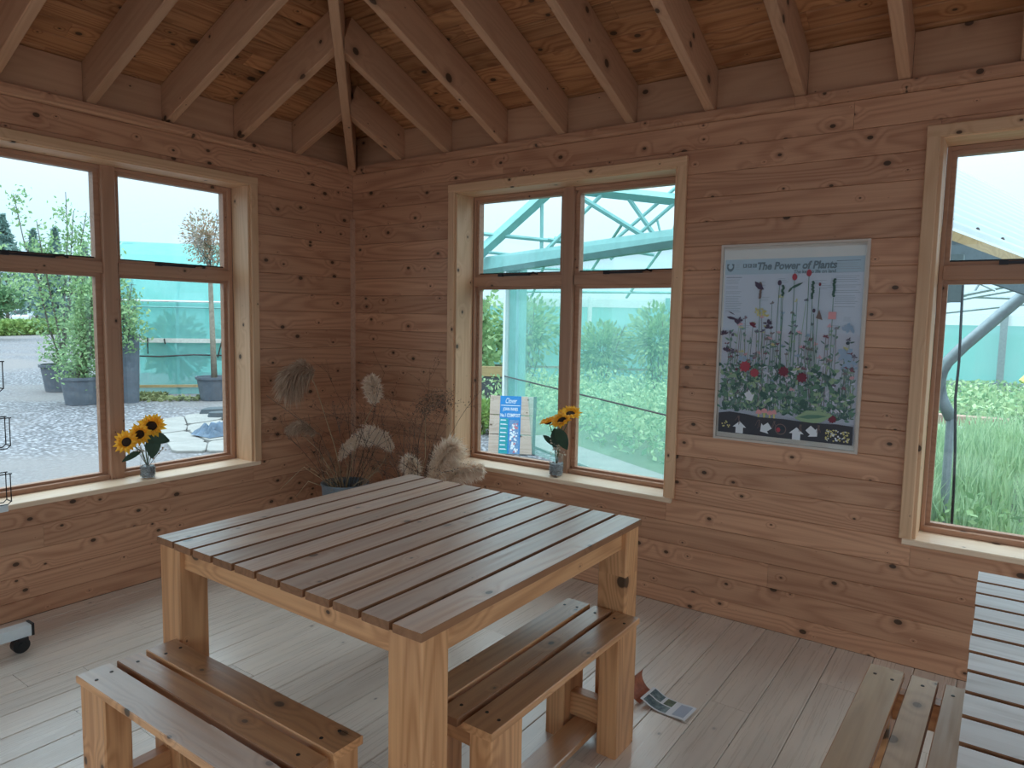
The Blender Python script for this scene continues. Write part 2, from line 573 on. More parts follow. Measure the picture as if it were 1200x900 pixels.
# ------------------------------------------------------------------ floor
floor = struct(empty('floor'))
fb = MB()
fb.box(XI - 0.1, XR + 0.1, YB - 0.1, YI + 0.1, -0.14, -0.012)
fb.build('subfloor', M_CORE, floor)
pw = 0.148
x = -0.81 + pw
while x - pw > XI - 0.001 - pw:
    x -= pw
k = 0
x0 = x
while x0 < XR:
    a, b_ = max(x0 + 0.0010, XI - 0.0), min(x0 + pw - 0.0010, XR)
    if b_ - a > 0.02:
        y = YB - R.uniform(0, 1.1)
        if abs(x0 + pw - (-2.94)) < 0.03:
            y = 1.307 - 3 * 1.3
        while y < YI:
            ya, yb = max(y + 0.0008, YB), min(y + 1.3 - 0.0008, YI)
            if yb - ya > 0.03:
                bar('plank', M_FLOOR, floor, 'y', a, b_, ya, yb, -0.012, 0.0, 0.0022)
            y += 1.3
    x0 += pw
    k += 1


# ------------------------------------------------------------------ walls
ROW0, PITCH = 0.085, 0.1107
ROWS = [(0.0, ROW0)] + [(ROW0 + PITCH * i, ROW0 + PITCH * (i + 1)) for i in range(20)]
ROWS[-1] = (ROWS[-1][0], 2.305)
OZ0, OZ1 = 0.515, 2.12          # window openings


def build_wall(name, loc, rz, u0, u1, holes, seed, joints=()):
    """local x runs along the wall to the right seen from indoors, local y outwards"""
    w = struct(empty(name, loc, rz))
    rr = random.Random(seed)
    core = MB()
    us = [u0 - 0.2] + [e for h in holes for e in h] + [u1 + 0.2]
    for i in range(0, len(us), 2):
        core.box(us[i], us[i + 1], 0.022, 0.20, -0.14, 2.50)
    for h in holes:
        core.box(h[0], h[1], 0.022, 0.20, -0.14, OZ0)
        core.box(h[0], h[1], 0.022, 0.20, OZ1, 2.50)
    core.build('core', M_CORE, w)
    for ri, (za, zb) in enumerate(ROWS):
        segs = []
        cur = u0
        for h in holes:
            if zb > OZ0 + 0.005 and za < OZ1 - 0.005:
                segs.append((cur, h[0], za, zb))
                if OZ0 - za > 0.012:
                    segs.append((h[0], h[1], za, OZ0))
                if zb - OZ1 > 0.012:
                    segs.append((h[0], h[1], OZ1, zb))
                cur = h[1]
        segs.append((cur, u1, za, zb))
        for (a, b_, c, d) in segs:
            if b_ - a < 0.01:
                continue
            cuts = [a]
            if b_ - a > 2.2:
                t = a + rr.uniform(0.7, 1.8)
                while t < b_ - 0.4:
                    cuts.append(t)
                    t += rr.uniform(1.5, 2.6)
            cuts.append(b_)
            for i in range(len(cuts) - 1):
                bar('board', M_WALL, w, 'xz', cuts[i] + 0.0004, cuts[i + 1] - 0.0004, 0.0, 0.02, c + 0.0004, d - 0.0004, 0.0022)
    # plate moulding with a bevelled lower edge, where the rafters land
    n = max(1, int((u1 - u0) / 2.4))
    for i in range(n):
        a, b_ = u0 + (u1 - u0) * i / n, u0 + (u1 - u0) * (i + 1) / n
        pr = [(-0.010, 2.312), (-0.016, 2.320), (-0.016, 2.352), (0.06, 2.352), (0.06, 2.306), (0.0, 2.306)]
        v = [(xx, py, pz) for xx in (a - (a + b_) / 2 + 0.0005, b_ - (a + b_) / 2 - 0.0005) for (py, pz) in pr]
        v = [(p[0], p[1], p[2] - 2.33) for p in v]
        f = [(5, 4, 3, 2, 1, 0), (6, 7, 8, 9, 10, 11)] + [(j, (j + 1) % 6, 6 + (j + 1) % 6, 6 + j) for j in range(6)]
        obj('plate', mk('plate', v, f, False, [M_WALL]), w, loc=((a + b_) / 2, 0, 2.33))
    return w


H1 = (1.032, 2.436)
H2 = (-2.684, -1.317)
H3 = (-0.264, 1.104)
build_wall('wall_left', (XI, 0, 0), math.pi / 2, YB, YI, [(-1.55, -0.15), H1], 3)
build_wall('wall_right', (0, YI, 0), 0.0, XI, XR, [H2, H3], 5)


def plain_wall(name, loc, rz, u0, u1, holes, doorholes=()):
    w = struct(empty(name, loc, rz))
    m = MB()
    cur = u0 - 0.2
    for (a, b_, zb, zt) in holes:
        m.box(cur, a, 0.0, 0.2, -0.14, 2.5)
        if zb > 0:
            m.box(a, b_, 0.0, 0.2, -0.14, zb)
        m.box(a, b_, 0.0, 0.2, zt, 2.5)
        cur = b_
    m.box(cur, u1 + 0.2, 0.0, 0.2, -0.14, 2.5)
    m.build('cladding', M_WALL, w)
    return w


# the two walls behind the photographer: unseen wide openings, added to light the room
plain_wall('wall_back', (0, YB, 0), math.pi, -XR, -XI, [(-1.85, 0.78, 0.0, 2.3), (0.88, 3.46, 0.0, 2.3)])
plain_wall('wall_entrance', (XR, 0, 0), -math.pi / 2, -YI, -YB, [(-3.1, -0.9, 0.0, 2.3), (-0.8, 2.2, 0.0, 2.3)])

cb = MB()
cb.add([(XI, YI - 0.0, 0.0), (XI + 0.022, YI, 0.0), (XI + 0.016, YI - 0.016, 0.0), (XI, YI - 0.022, 0.0),
        (XI, YI, 2.02), (XI + 0.022, YI, 2.02), (XI + 0.016, YI - 0.016, 2.02), (XI, YI - 0.022, 2.02)],
       [(0, 1, 2, 3), (7, 6, 5, 4), (1, 5, 6, 2), (2, 6, 7, 3), (0, 4, 5, 1), (3, 7, 4, 0)])
struct(cb.build('trim_1', M_FRAME))


# ------------------------------------------------------------------ windows
def window(name, loc, rz, u0, u1, um, gl, gr, seed):
    w = struct(empty(name, loc, rz))
    F0, F1 = 0.150, 0.215
    zt, zb, ztr0, ztr1 = 2.0775, 0.571, 1.583, 1.640
    # jamb lining, head and sill
    bar('jamb', M_TRIM, w, 'z', u0 - 0.001, u0 + 0.016, -0.006, F0, 0.53, 2.12)
    bar('jamb', M_TRIM, w, 'z', u1 - 0.016, u1 + 0.001, -0.006, F0, 0.53, 2.12)
    bar('jamb', M_TRIM, w, 'x', u0, u1, -0.006, F0, 2.112, 2.128)
    bar('sill', M_SILL, w, 'x', u0 - 0.03, u1 + 0.03, -0.026, F0, 0.512, 0.536, 0.004)
    # architrave
    bar('casing', M_TRIM, w, 'z', u0 - 0.043, u0 + 0.003, -0.020, -0.0005, 0.536, 2.162, 0.003)
    bar('casing', M_TRIM, w, 'z', u1 - 0.003, u1 + 0.043, -0.020, -0.0005, 0.536, 2.162, 0.003)
    bar('casing', M_TRIM, w, 'xz', u0 - 0.043, u1 + 0.043, -0.0205, -0.0005, 2.118, 2.164, 0.003)
    # fixed frame
    bar('stile', M_FRAME, w, 'z', u0 + 0.016, gl - 0.018, F0, F1, 0.536, 2.112)
    bar('stile', M_FRAME, w, 'z', gr + 0.018, u1 - 0.016, F0, F1, 0.536, 2.112)
    bar('mullion', M_FRAME, w, 'z', um - 0.034, um + 0.034, F0 - 0.016, F1, 0.536, 2.112, 0.004)
    bar('head_rail', M_FRAME, w, 'x', gl - 0.02, gr + 0.02, F0, F1, zt + 0.016, 2.112)
    bar('bottom_rail', M_FRAME, w, 'x', gl - 0.02, gr + 0.02, F0 - 0.006, F1, 0.536, zb - 0.012)
    for (a, b_) in ((gl, um - 0.060), (um + 0.060, gr)):
        bar('transom', M_FRAME, w, 'x', a - 0.018, b_ + 0.026, F0 - 0.004, F1, ztr0, ztr1, 0.003)
        # opening top light: sash of four pieces; fixed lower light: glazing beads
        for (z0, z1, nm, d) in ((ztr1, zt, 'sash', 0.012), (zb, ztr0, 'bead', 0.024)):
            lo = z0 + (0.0153 if nm == 'sash' else 0.0)
            hi = z1 - (0.0 if nm == 'sash' else 0.0177)
            s = MB()
            s.box(a - 0.018, a, F0 + d, F1 - 0.008, z0 - (0.012 if nm == 'bead' else 0), z1 + (0.016 if nm == 'sash' else 0))
            s.box(b_, b_ + 0.026 if b_ < um else b_ + 0.018, F0 + d, F1 - 0.008, z0 - (0.012 if nm == 'bead' else 0), z1 + (0.016 if nm == 'sash' else 0))
            if b_ < um:
                pass
            else:
                s.box(a - 0.026, a - 0.018, F0 + d, F1 - 0.008, z0, z1)
            s.box(a, b_, F0 + d, F1 - 0.008, z0 - (0.012 if nm == 'bead' else 0), lo)
            s.box(a, b_, F0 + d, F1 - 0.008, hi, z1 + (0.016 if nm == 'sash' else 0))
            s.build(nm, M_FRAME, w)
            p = MB()
            p.box(a - 0.004, b_ + 0.004, 0.183, 0.187, lo - 0.004, hi + 0.004)
            p.build('pane', M_GLASS, w)
            if nm == 'sash':
                g = MB()
                g.box(a, b_, 0.174, 0.1828, lo, lo + 0.007)
                g.build('gasket', M_BLACK, w)
        c = (a + b_) / 2
        h = MB()
        h.box(c - 0.115, c + 0.10, F0 - 0.014, F0 - 0.004, ztr1 + 0.001, ztr1 + 0.012)
        h.tube([(c + 0.09, F0 - 0.012, ztr1 + 0.010), (c + 0.13, F0 - 0.018, ztr1 + 0.016), (c + 0.155, F0 - 0.012, ztr1 + 0.008)], 0.006, 6)
        h.box(c - 0.12, c - 0.09, F0 - 0.02, F0 - 0.002, ztr1 - 0.002, ztr1 + 0.014)
        h.build('stay', M_DMETAL, w)
    return w


window('window_1', (XI, 0, 0), math.pi / 2, H1[0], H1[1], 1.734, 1.093, 2.375, 1)
window('window_2', (0, YI, 0), 0.0, H2[0], H2[1], -2.0, -2.634, -1.367, 2)
window('window_3', (0, YI, 0), 0.0, H3[0], H3[1], 0.42, -0.2136, 1.054, 3)

# ------------------------------------------------------------------ ceiling: boards, rafters, hips
ceil = struct(empty('ceiling'))
PT = 0.405
TH = math.atan(PT)
CS, SN = math.cos(TH), math.sin(TH)
CZ = 2.552
HALF = (XR - XI) / 2
BP = 0.098


def slope_boards(side):
    rr = random.Random(21 if side == 'R' else 22)
    d = -0.20
    while d < HALF / CS:
        r0, r1 = d * CS, (d + BP) * CS               # horizontal run of the two edges
        rm = (r0 + r1) / 2
        zc = CZ + PT * rm
        if side == 'R':
            lo, hi = XI, XR
        else:
            lo, hi = YB, YI
        a, b_ = lo + rm, hi - rm
        if b_ - a < 0.06:
            break
        sh = (r1 - r0)
        cuts = [a]
        t = a + rr.uniform(0.8, 2.0)
        while t < b_ - 0.5:
            cuts.append(t)
            t += rr.uniform(1.6, 2.6)
        cuts.append(b_)
        for i in range(len(cuts) - 1):
            p, q = cuts[i], cuts[i + 1]
            L = q - p - 0.001
            e_lo = sh if i == 0 else 0.0              # at +Y (up-slope) the low end moves inwards
            e_hi = -sh if i == len(cuts) - 2 else 0.0
            c = (p + q) / 2
            if side == 'R':
                me = board_mesh(L, BP - 0.002, 0.018, M_CEIL, 0.0045, -e_hi, -e_lo)
                o = (c, YI - rm, zc)
                X, Y, Z = (-1, 0, 0), (0, -CS, SN), (0, SN, CS)
            else:
                me = board_mesh(L, BP - 0.002, 0.018, M_CEIL, 0.0045, -e_hi, -e_lo)
                o = (XI + rm, c, zc)
                X, Y, Z = (0, -1, 0), (CS, 0, SN), (-SN, 0, CS)
            o = tuple(o[j] + Z[j] * 0.009 for j in range(3))
            obj('board', me, ceil, M=axes(X, Y, Z, o))
        d += BP


slope_boards('R')
slope_boards('L')
dk = MB()
ov = -0.5
ap = ((XI + XR) / 2, (YI + YB) / 2, CZ + PT * HALF + 0.025)
cz0 = CZ + PT * ov + 0.025
cs = [(XI + ov, YB + ov, cz0), (XR - ov, YB + ov, cz0), (XR - ov, YI - ov, cz0), (XI + ov, YI - ov, cz0)]
up = lambda p: (p[0], p[1], p[2] + 0.05)
for (i0, i1) in ((0, 1), (1, 2), (2, 3), (3, 0)):
    t3 = [cs[i0], cs[i1], ap]
    dk.add(t3 + [up(p) for p in t3], [(1, 0, 2), (3, 4, 5), (0, 1, 4, 3)])
dk.build('deck', M_CORE, ceil)


def beam(name, mat, a, b_, wd, dp, side):
    """rafter: a, b_ are the ends of its bottom edge's centre line; side is the horizontal across direction"""
    a, b_ = Vector(a), Vector(b_)
    X = (b_ - a).normalized()
    Y = Vector(side)
    Z = X.cross(Y)
    if Z.z < 0:
        Y = -Y
        Z = X.cross(Y)
    L = (b_ - a).length
    c = (a + b_) / 2 + Z * (dp / 2)
    me = board_mesh(L, wd, dp, mat, 0.003)
    return obj(name, me, ceil, M=axes(X, Y, Z, c))


RB = 2.352
for side in 'RL':
    if side == 'R':
        ps = [-3.136, -2.756, -2.358, -1.969, -1.577, -1.18, -0.788, -0.399, -0.008, 0.386, 0.78, 1.17, 1.55]
        lo, hi = XI, XR
    else:
        ps = [2.768, 2.380, 1.976, 1.603, 1.21, 0.82, 0.43, 0.04, -0.35, -0.74, -1.13, -1.52, -1.91]
        lo, hi = YB, YI
    ends = sorted(ps)
    for q in ps:
        run = min(q - lo, hi - q, HALF) + (0.012 if min(q - lo, hi - q) < HALF - 0.1 else -0.02)
        z1 = RB + PT * run
        if side == 'R':
            beam('rafter', M_RAFT, (q, YI + 0.02, RB - PT * 0.02), (q, YI - run, z1), 0.045, 0.183, (1, 0, 0))
        else:
            beam('rafter', M_RAFT, (XI - 0.02, q, RB - PT * 0.02), (XI + run, q, z1), 0.045, 0.183, (0, 1, 0))
    ed = [lo] + ends + [hi]
    for i in range(len(ed) - 1):
        a, b_ = ed[i] + 0.024, ed[i + 1] - 0.024
        if side == 'R':
            bar('blocking', M_RAFT, ceil, 'xz', a, b_, YI + 0.018, YI + 0.04, RB, 2.538, 0.002)
        else:
            bar('blocking', M_RAFT, ceil, 'yz', XI - 0.04, XI - 0.018, a, b_, RB, 2.538, 0.002)
q2 = math.sqrt(0.5)
beam('hip_rafter', M_RAFT, (XI - 0.0, YI + 0.0, 2.300), (XI + HALF - 0.02, YI - HALF + 0.02, 2.300 + PT * HALF), 0.046, 0.225, (q2, q2, 0))
beam('hip_rafter', M_RAFT, (XR, YI, 2.300), (XR - HALF + 0.02, YI - HALF + 0.02, 2.300 + PT * HALF), 0.046, 0.225, (q2, -q2, 0))
beam('hip_rafter', M_RAFT, (XI, YB, 2.300), (XI + HALF - 0.02, YB + HALF - 0.02, 2.300 + PT * HALF), 0.046, 0.225, (q2, -q2, 0))
rear = MB()
rear.add([(XR, YB, CZ), (XR, YI, CZ), (XI, YB, CZ), (ap[0], ap[1], CZ + PT * HALF)], [(0, 3, 1), (2, 3, 0)])
rear.build('soffit', M_CEIL, ceil)


# ------------------------------------------------------------------ furniture
TL, TW, TH_ = 1.1026, 1.083, 0.719


def make_table(loc, rz, mtop, mleg, label):
    t = tag(empty('picnic_table', loc, rz), label, 'table', 'slatted tables')
    n, pw_ = 11, 0.0880
    pit = (TW - pw_) / (n - 1)
    for i in range(n):
        y = -TW / 2 + pw_ / 2 + i * pit
        bar('slat', mtop, t, 'x', -TL / 2 + R.uniform(-.0015, .0015), TL / 2 + R.uniform(-.0015, .0015), y - pw_ / 2, y + pw_ / 2, TH_ - 0.021, TH_, 0.0018, edge=M_EDGE)
    lx, ly = 0.092, 0.104
    for sx in (-1, 1):
        for sy in (-1, 1):
            cx, cy = sx * (TL / 2 - 0.006 - lx / 2), sy * (TW / 2 - 0.006 - ly / 2)
            bar('leg', mleg, t, 'z', cx - lx / 2, cx + lx / 2, cy - ly / 2, cy + ly / 2, 0, TH_ - 0.021, 0.004)
    zt = TH_ - 0.0215
    for s in (-1, 1):
        y0 = s * (TW / 2 - 0.040)
        bar('apron', mleg, t, 'xz', -TL / 2 + 0.006 + lx, TL / 2 - 0.006 - lx, y0 - 0.016, y0 + 0.016, zt - 0.066, zt, 0.003)
        x0 = s * (TL / 2 - 0.040)
        bar('apron', mleg, t, 'yz', x0 - 0.016, x0 + 0.016, -TW / 2 + 0.006 + ly, TW / 2 - 0.006 - ly, zt - 0.066, zt, 0.003)
    return t


BL, BH = 0.808, 0.423
SCREW = MB()
SCREW.lathe([(0.0, 0.0012), (0.0045, 0.0012), (0.005, 0.0)], 8)
SCREW_ME = SCREW.mesh('screw', [M_SCREW])


def make_bench(loc, rz, mtop, mleg, label, mouter=None):
    t = tag(empty('slatted_bench', loc, rz), label, 'bench', 'slatted benches')
    ws = ((-0.137, 0.088), (-0.033, 0.066), (0.049, 0.088))
    for i, (y, w_) in enumerate(ws):
        j = R.uniform(-0.002, 0.002)
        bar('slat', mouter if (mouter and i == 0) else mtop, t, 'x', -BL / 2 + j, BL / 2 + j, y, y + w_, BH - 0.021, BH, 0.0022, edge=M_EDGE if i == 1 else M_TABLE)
        for sx in (-1, 1):
            for fy in ((0.25, 0.75) if w_ > 0.07 else (0.5,)):
                obj('screw', SCREW_ME, t, loc=(sx * (BL / 2 - 0.05 - R.uniform(0, .02)), y + w_ * fy, BH))
    lx, ly = 0.13, 0.07
    for sx in (-1, 1):
        for sy in (-1, 1):
            cx, cy = sx * (BL / 2 - 0.008 - lx / 2), sy * (0.137 - 0.005 - ly / 2)
            bar('leg', mleg, t, 'z', cx - lx / 2, cx + lx / 2, cy - ly / 2, cy + ly / 2, 0, BH - 0.0212, 0.004)
        xc = sx * (BL / 2 - 0.008 - lx / 2)
        bar('seat_support', mleg, t, 'yz', xc - 0.022, xc + 0.022, -0.061, 0.061, BH - 0.098, BH - 0.0212, 0.003)
        bar('rail', mleg, t, 'yz', xc - 0.022, xc + 0.022, -0.061, 0.061, 0.066, 0.148, 0.003)
    bar('stretcher', mtop, t, 'x', -BL / 2 + 0.06, BL / 2 - 0.06, -0.046, 0.046, 0.044, 0.0655, 0.003)
    return t


make_table(((-2.0629 - 0.98) / 2, (1.0731 + 2.1756) / 2, 0), math.pi / 2, M_TOP, M_TABLE,
           'brown wooden slatted table in the middle of the room with a bench on two sides')
make_table((-0.02 + TL / 2, 2.30 - TW / 2, 0), 0.0, M_PALE, M_TABLE,
           'pale grey weathered slatted table cut off by the right edge, below the third window')
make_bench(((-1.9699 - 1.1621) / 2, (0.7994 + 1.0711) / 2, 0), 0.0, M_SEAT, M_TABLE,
           "brown slatted bench with a sheen-paled outer slat beside the middle table's left leg", M_SHEEN_SEAT)
make_bench((-0.9229 - 0.137, (2.0629 + 1.2527) / 2, 0), math.pi / 2, M_SEAT, M_TABLE,
           'brown slatted bench tucked between the legs at the right side of the middle table')
kr = -0.0217
wd = Vector((math.cos(kr), math.sin(kr), 0))
ld = Vector((math.sin(kr), -math.cos(kr), 0))
bc = Vector((-0.2593, 2.188, 0)) + wd * 0.137 + ld * (BL / 2)
make_bench(bc, math.pi / 2 + kr, M_PSEAT, M_TABLE, 'paler slatted bench pushed under the pale weathered table at the lower right')

# ------------------------------------------------------------------ framed poster on the right-hand wall
PW, PH = 0.612, 0.888
po = tag(empty('framed_poster', (-1.0915, YI - 0.001, 0.8565)), 'white framed poster headed The Power of Plants hanging between two windows', 'poster')
fr_ = MB()
ft, fw_ = 0.018, 0.011
fr_.box(0, PW, -ft, 0, 0, fw_)
fr_.box(0, PW, -ft, 0, PH - fw_, PH)
fr_.box(0, fw_, -ft, 0, fw_, PH - fw_)
fr_.box(PW - fw_, PW, -ft, 0, fw_, PH - fw_)
fr_.build('frame', plain('pale_frame', lin(206, 192, 180), 0.5, var=0.06), po)
bk = MB()
bk.box(fw_, PW - fw_, -0.006, -0.001, fw_, PH - fw_)
bk.build('mount', plain('cream_mount', lin(232, 220, 206), 0.7, var=0.03), po)
gl_ = MB()
gl_.box(fw_, PW - fw_, -0.0135, -0.012, fw_, PH - fw_)
gl_.build('acrylic_sheet', M_ACRYL, po)

PC = [plain('print_' + n, lin(*c), 0.6) for n, c in (
    ('paper', (206, 206, 218)), ('header', (172, 188, 200)), ('ink', (40, 54, 66)), ('text', (150, 154, 166)),
    ('soil', (58, 58, 66)), ('leaf_dark', (62, 96, 86)), ('leaf_mid', (96, 134, 112)), ('leaf_pale', (150, 176, 140)),
    ('red', (170, 66, 80)), ('crimson', (120, 44, 62)), ('plum', (78, 62, 84)), ('pink', (226, 160, 164)),
    ('yellow', (206, 196, 130)), ('white', (226, 230, 236)), ('blue', (150, 172, 196)), ('brown', (120, 100, 96)))]
PN = {m.name.replace('print_', ''): i for i, m in enumerate(PC)}
pr_ = MB()
LAY = [-0.0062]


def poly(pts, m, dz=0.000004):
    """pts as fractions of the poster: x from its left edge, y down from its top"""
    LAY[0] -= dz
    v = [(x * PW, LAY[0], (1 - y) * PH) for x, y in pts]
    a = sum(v[i][0] * v[(i + 1) % len(v)][2] - v[(i + 1) % len(v)][0] * v[i][2] for i in range(len(v)))
    idx = tuple(range(len(v)))
    pr_.add(v, [idx if a > 0 else idx[::-1]], PN[m])


ASP = PW / PH


def disc(x, y, rx, ry, m, n=10, a0=0.0):
    ca, sa = math.cos(a0), math.sin(a0)
    poly([(x + rx * math.cos(t) * ca - ry * math.sin(t) * sa, y + (rx * math.cos(t) * sa + ry * math.sin(t) * ca) * ASP) for t in [2 * math.pi * i / n for i in range(n)]], m)


def line(x0, y0, x1, y1, w, m):
    dx, dy = x1 - x0, (y1 - y0) / ASP
    l = math.hypot(dx, dy) or 1
    nx, ny = -dy / l * w / 2, dx / l * w / 2
    poly([(x0 + nx, y0 + ny * ASP), (x1 + nx, y1 + ny * ASP), (x1 - nx, y1 - ny * ASP), (x0 - nx, y0 - ny * ASP)], m)


def leafp(x, y, l, w, a, m):
    ca, sa = math.cos(a), math.sin(a)
    P_ = lambda u, v_: (x + (u * ca - v_ * sa), y + (u * sa + v_ * ca) * ASP)
    poly([P_(0, 0), P_(l * .35, w / 2), P_(l * .7, w * .4), P_(l, 0), P_(l * .7, -w * .4), P_(l * .35, -w / 2)], m)


rp = random.Random(5)
poly([(.03, .075), (.97, .075), (.97, .962), (.03, .962)], 'paper')
poly([(.03, .075), (.97, .075), (.97, .150), (.03, .150)], 'header')
# emblem (shield with a round opening) and the three lettered blocks
poly([(.042, .096), (.095, .096), (.095, .118), (.084, .131), (.0685, .136), (.053, .131), (.042, .118)], 'ink')
disc(.0685, .110, .017, .017, 'header', 12)
poly([(.060, .094), (.077, .094), (.077, .108), (.060, .108)], 'header')
for i in range(3):
    line(.108, .102 + i * .011, .135, .102 + i * .011, .003, 'text')
for i in range(3):
    x = .160 + i * .035
    poly([(x, .098), (x + .029, .098), (x + .029, .117), (x, .117)], 'ink')
# columns of small print
for (xa, xb, ya, yb) in ((.042, .165, .165, .345), (.795, .955, .095, .315)):
    line(xa, ya, xb - .01, ya, .004, 'ink')
    y = ya + .012
    while y < yb:
        if rp.random() > .12:
            line(xa, y, xb - rp.uniform(0, .035), y, .0032, 'text')
        y += .0085
for (x, y) in ((.25, .19), (.42, .175), (.66, .185), (.30, .265), (.86, .36), (.70, .21), (.16, .40), (.78, .40)):
    for i in range(3):
        line(x, y + i * .008, x + rp.uniform(.04, .08), y + i * .008, .0025, 'text')
# stems rising from the soil
tops = []
for i in range(130):
    x = rp.uniform(.06, .95)
    top = .83 - rp.uniform(.10, .60) * (1 - 0.35 * abs(x - .5) * 2)
    x1 = x + rp.uniform(-.05, .05)
    mcol = rp.choice(('leaf_dark', 'leaf_mid', 'leaf_mid', 'brown', 'leaf_pale'))
    xm, ym = (x + x1) / 2 + rp.uniform(-.015, .015), (.84 + top) / 2
    line(x, .84, xm, ym, .0045, mcol)
    line(xm, ym, x1, top, .004, mcol)
    for j in range(5):
        t = rp.random()
        leafp(x + (x1 - x) * t, .84 + (top - .84) * t, rp.uniform(.02, .05), rp.uniform(.008, .02), rp.uniform(-3.1, .1), rp.choice(('leaf_dark', 'leaf_mid', 'leaf_mid', 'leaf_pale')))
    tops.append((x1, top))
for (x, y) in tops:
    c = rp.choice(('plum', 'plum', 'crimson', 'blue', 'yellow', 'pink', 'leaf_mid', 'brown'))
    for j in range(rp.choice((4, 6, 7))):
        leafp(x, y, rp.uniform(.012, .026), .010, rp.uniform(-3.3, .3), c)
# the thick foliage low down
for i in range(430):
    y = .60 + .25 * rp.random() ** 0.7
    x = rp.uniform(.04, .95)
    if x > .86 and y < .72:
        continue
    leafp(x, y, rp.uniform(.025, .07), rp.uniform(.012, .03), rp.uniform(-3.4, .3), rp.choice(('leaf_dark', 'leaf_dark', 'leaf_mid', 'leaf_mid', 'leaf_pale')))
for i in range(60):
    leafp(rp.uniform(.06, .94), rp.uniform(.60, .82), rp.uniform(.02, .04), .012, rp.uniform(-3, 0), 'paper')
# flower heads, spikes, insects
for (x, y, r, m) in ((.53, .168, .020, 'red'), (.625, .150, .020, 'red'), (.43, .195, .016, 'plum'), (.70, .205, .010, 'crimson'), (.67, .33, .012, 'plum')):
    disc(x, y, r * .85, r * 1.25, m)
    line(x, y + .015, x + rp.uniform(-.01, .01), .60, .004, 'leaf_mid')
for (x, y, h) in ((.455, .235, .05), (.655, .235, .085), (.79, .225, .085), (.30, .235, .08)):
    for j in range(12):
        disc(x + rp.uniform(-.004, .004), y - h / 2 + h * j / 12, .010, .008, 'leaf_dark' if x > .4 else 'brown', 6)
    line(x, y + h / 2, x + .005, .62, .004, 'leaf_mid')
poly([(.255, .185), (.30, .20), (.325, .228), (.285, .226), (.262, .21)], 'plum')
leafp(.50, .225, .10, .018, -.45, 'leaf_dark')
leafp(.52, .215, .05, .016, 2.2, 'leaf_dark')
poly([(.685, .365), (.705, .325), (.73, .375)], 'brown')
leafp(.06, .365, .08, .022, .22, 'plum')
leafp(.07, .335, .06, .008, .5, 'plum')
for (x, y) in ((.13, .395), (.15, .385), (.36, .395), (.37, .42), (.25, .41), (.05, .455), (.07, .54)):
    for j in range(7):
        leafp(x, y, .035, .014, rp.uniform(-3.3, .3), 'plum' if x != .25 else 'crimson')
for (x, y, s) in ((.215, .615, .045), (.285, .645, .036), (.49, .630, .04), (.615, .655, .04), (.83, .845, .03)):
    for j in range(9):
        leafp(x, y, s, s * .6, j * .7, 'red' if x < .4 else 'crimson')
for j in range(26):
    leafp(.315 + rp.uniform(-.04, .04), .345 + rp.uniform(-.018, .018), .02, .012, rp.uniform(-3, 0), 'yellow')
poly([(.765, .335), (.815, .335), (.815, .370), (.765, .370)], 'pink')
for (x, y, r) in ((.90, .42, .05), (.88, .53, .06), (.91, .57, .05), (.18, .58, .04)):
    for j in range(9):
        leafp(x + rp.uniform(-.02, .02), y + rp.uniform(-.012, .012), r * .8, r * .45, rp.uniform(0, 6.28), 'blue')
disc(.90, .48, .013, .013, 'ink', 8)
leafp(.58, .855, .25, .10, -.14, 'leaf_pale')
leafp(.60, .85, .20, .03, -.12, 'leaf_mid')
# mushrooms
for (x, y, r) in ((.33, .845, .022), (.37, .838, .026), (.41, .845, .020), (.44, .84, .018)):
    poly([(x - .006, y), (x + .006, y), (x + .007, y + .05), (x - .007, y + .05)], 'yellow')
    poly([(x - r, y + .006), (x - r * .7, y - .012), (x, y - .018), (x + r * .7, y - .012), (x + r, y + .006)], 'pink')
# soil and what lies in it
poly([(.035, .862), (.12, .852), (.24, .858), (.33, .868), (.5, .866), (.70, .872), (.86, .868), (.965, .872), (.965, .962), (.035, .962)], 'soil')


def arrow(x, y, s, a):
    ca, sa = math.cos(a), math.sin(a)
    pts = [(0, -1), (1, -.1), (.55, -.1), (.55, .8), (-.55, .8), (-.55, -.1), (-1, -.1)]
    poly([(x + s * (px * ca - py * sa), y + s * (px * sa + py * ca) * ASP) for px, py in pts], 'white')


arrow(.195, .932, .050, 0)
arrow(.385, .920, .046, -2.2)
arrow(.600, .935, .050, 0)
arrow(.705, .915, .046, 2.3)
arrow(.255, .765, .042, 2.6)
disc(.49, .918, .040, .040, 'brown', 16)
disc(.49, .918, .034, .034, 'soil', 16)
disc(.475, .922, .015, .018, 'red', 8)
disc(.505, .912, .018, .010, 'ink', 8)
for i in range(9):
    t = i / 8
    disc(.065 + .055 * t, .918 + .014 * math.sin(t * 9), .006, .006, 'yellow', 6)
for i in range(70):
    disc(.795 + rp.random() * .15, .895 + rp.random() * .055, rp.uniform(.003, .010), rp.uniform(.003, .007), rp.choice(('yellow', 'yellow', 'white')), 6, rp.random() * 3)
for (x, y) in ((.18, .87), (.33, .88), (.44, .88), (.62, .885), (.74, .88)):
    for j in range(4):
        line(x + j * .004, y, x + rp.uniform(-.02, .02), y + rp.uniform(.02, .05), .003, 'brown')
stuff(pr_.build('print', PC, po))


def on_poster(x, y):
    return axes((1, 0, 0), (0, 0, 1), (0, -1, 0), (x * PW, -0.0098, (1 - y) * PH))


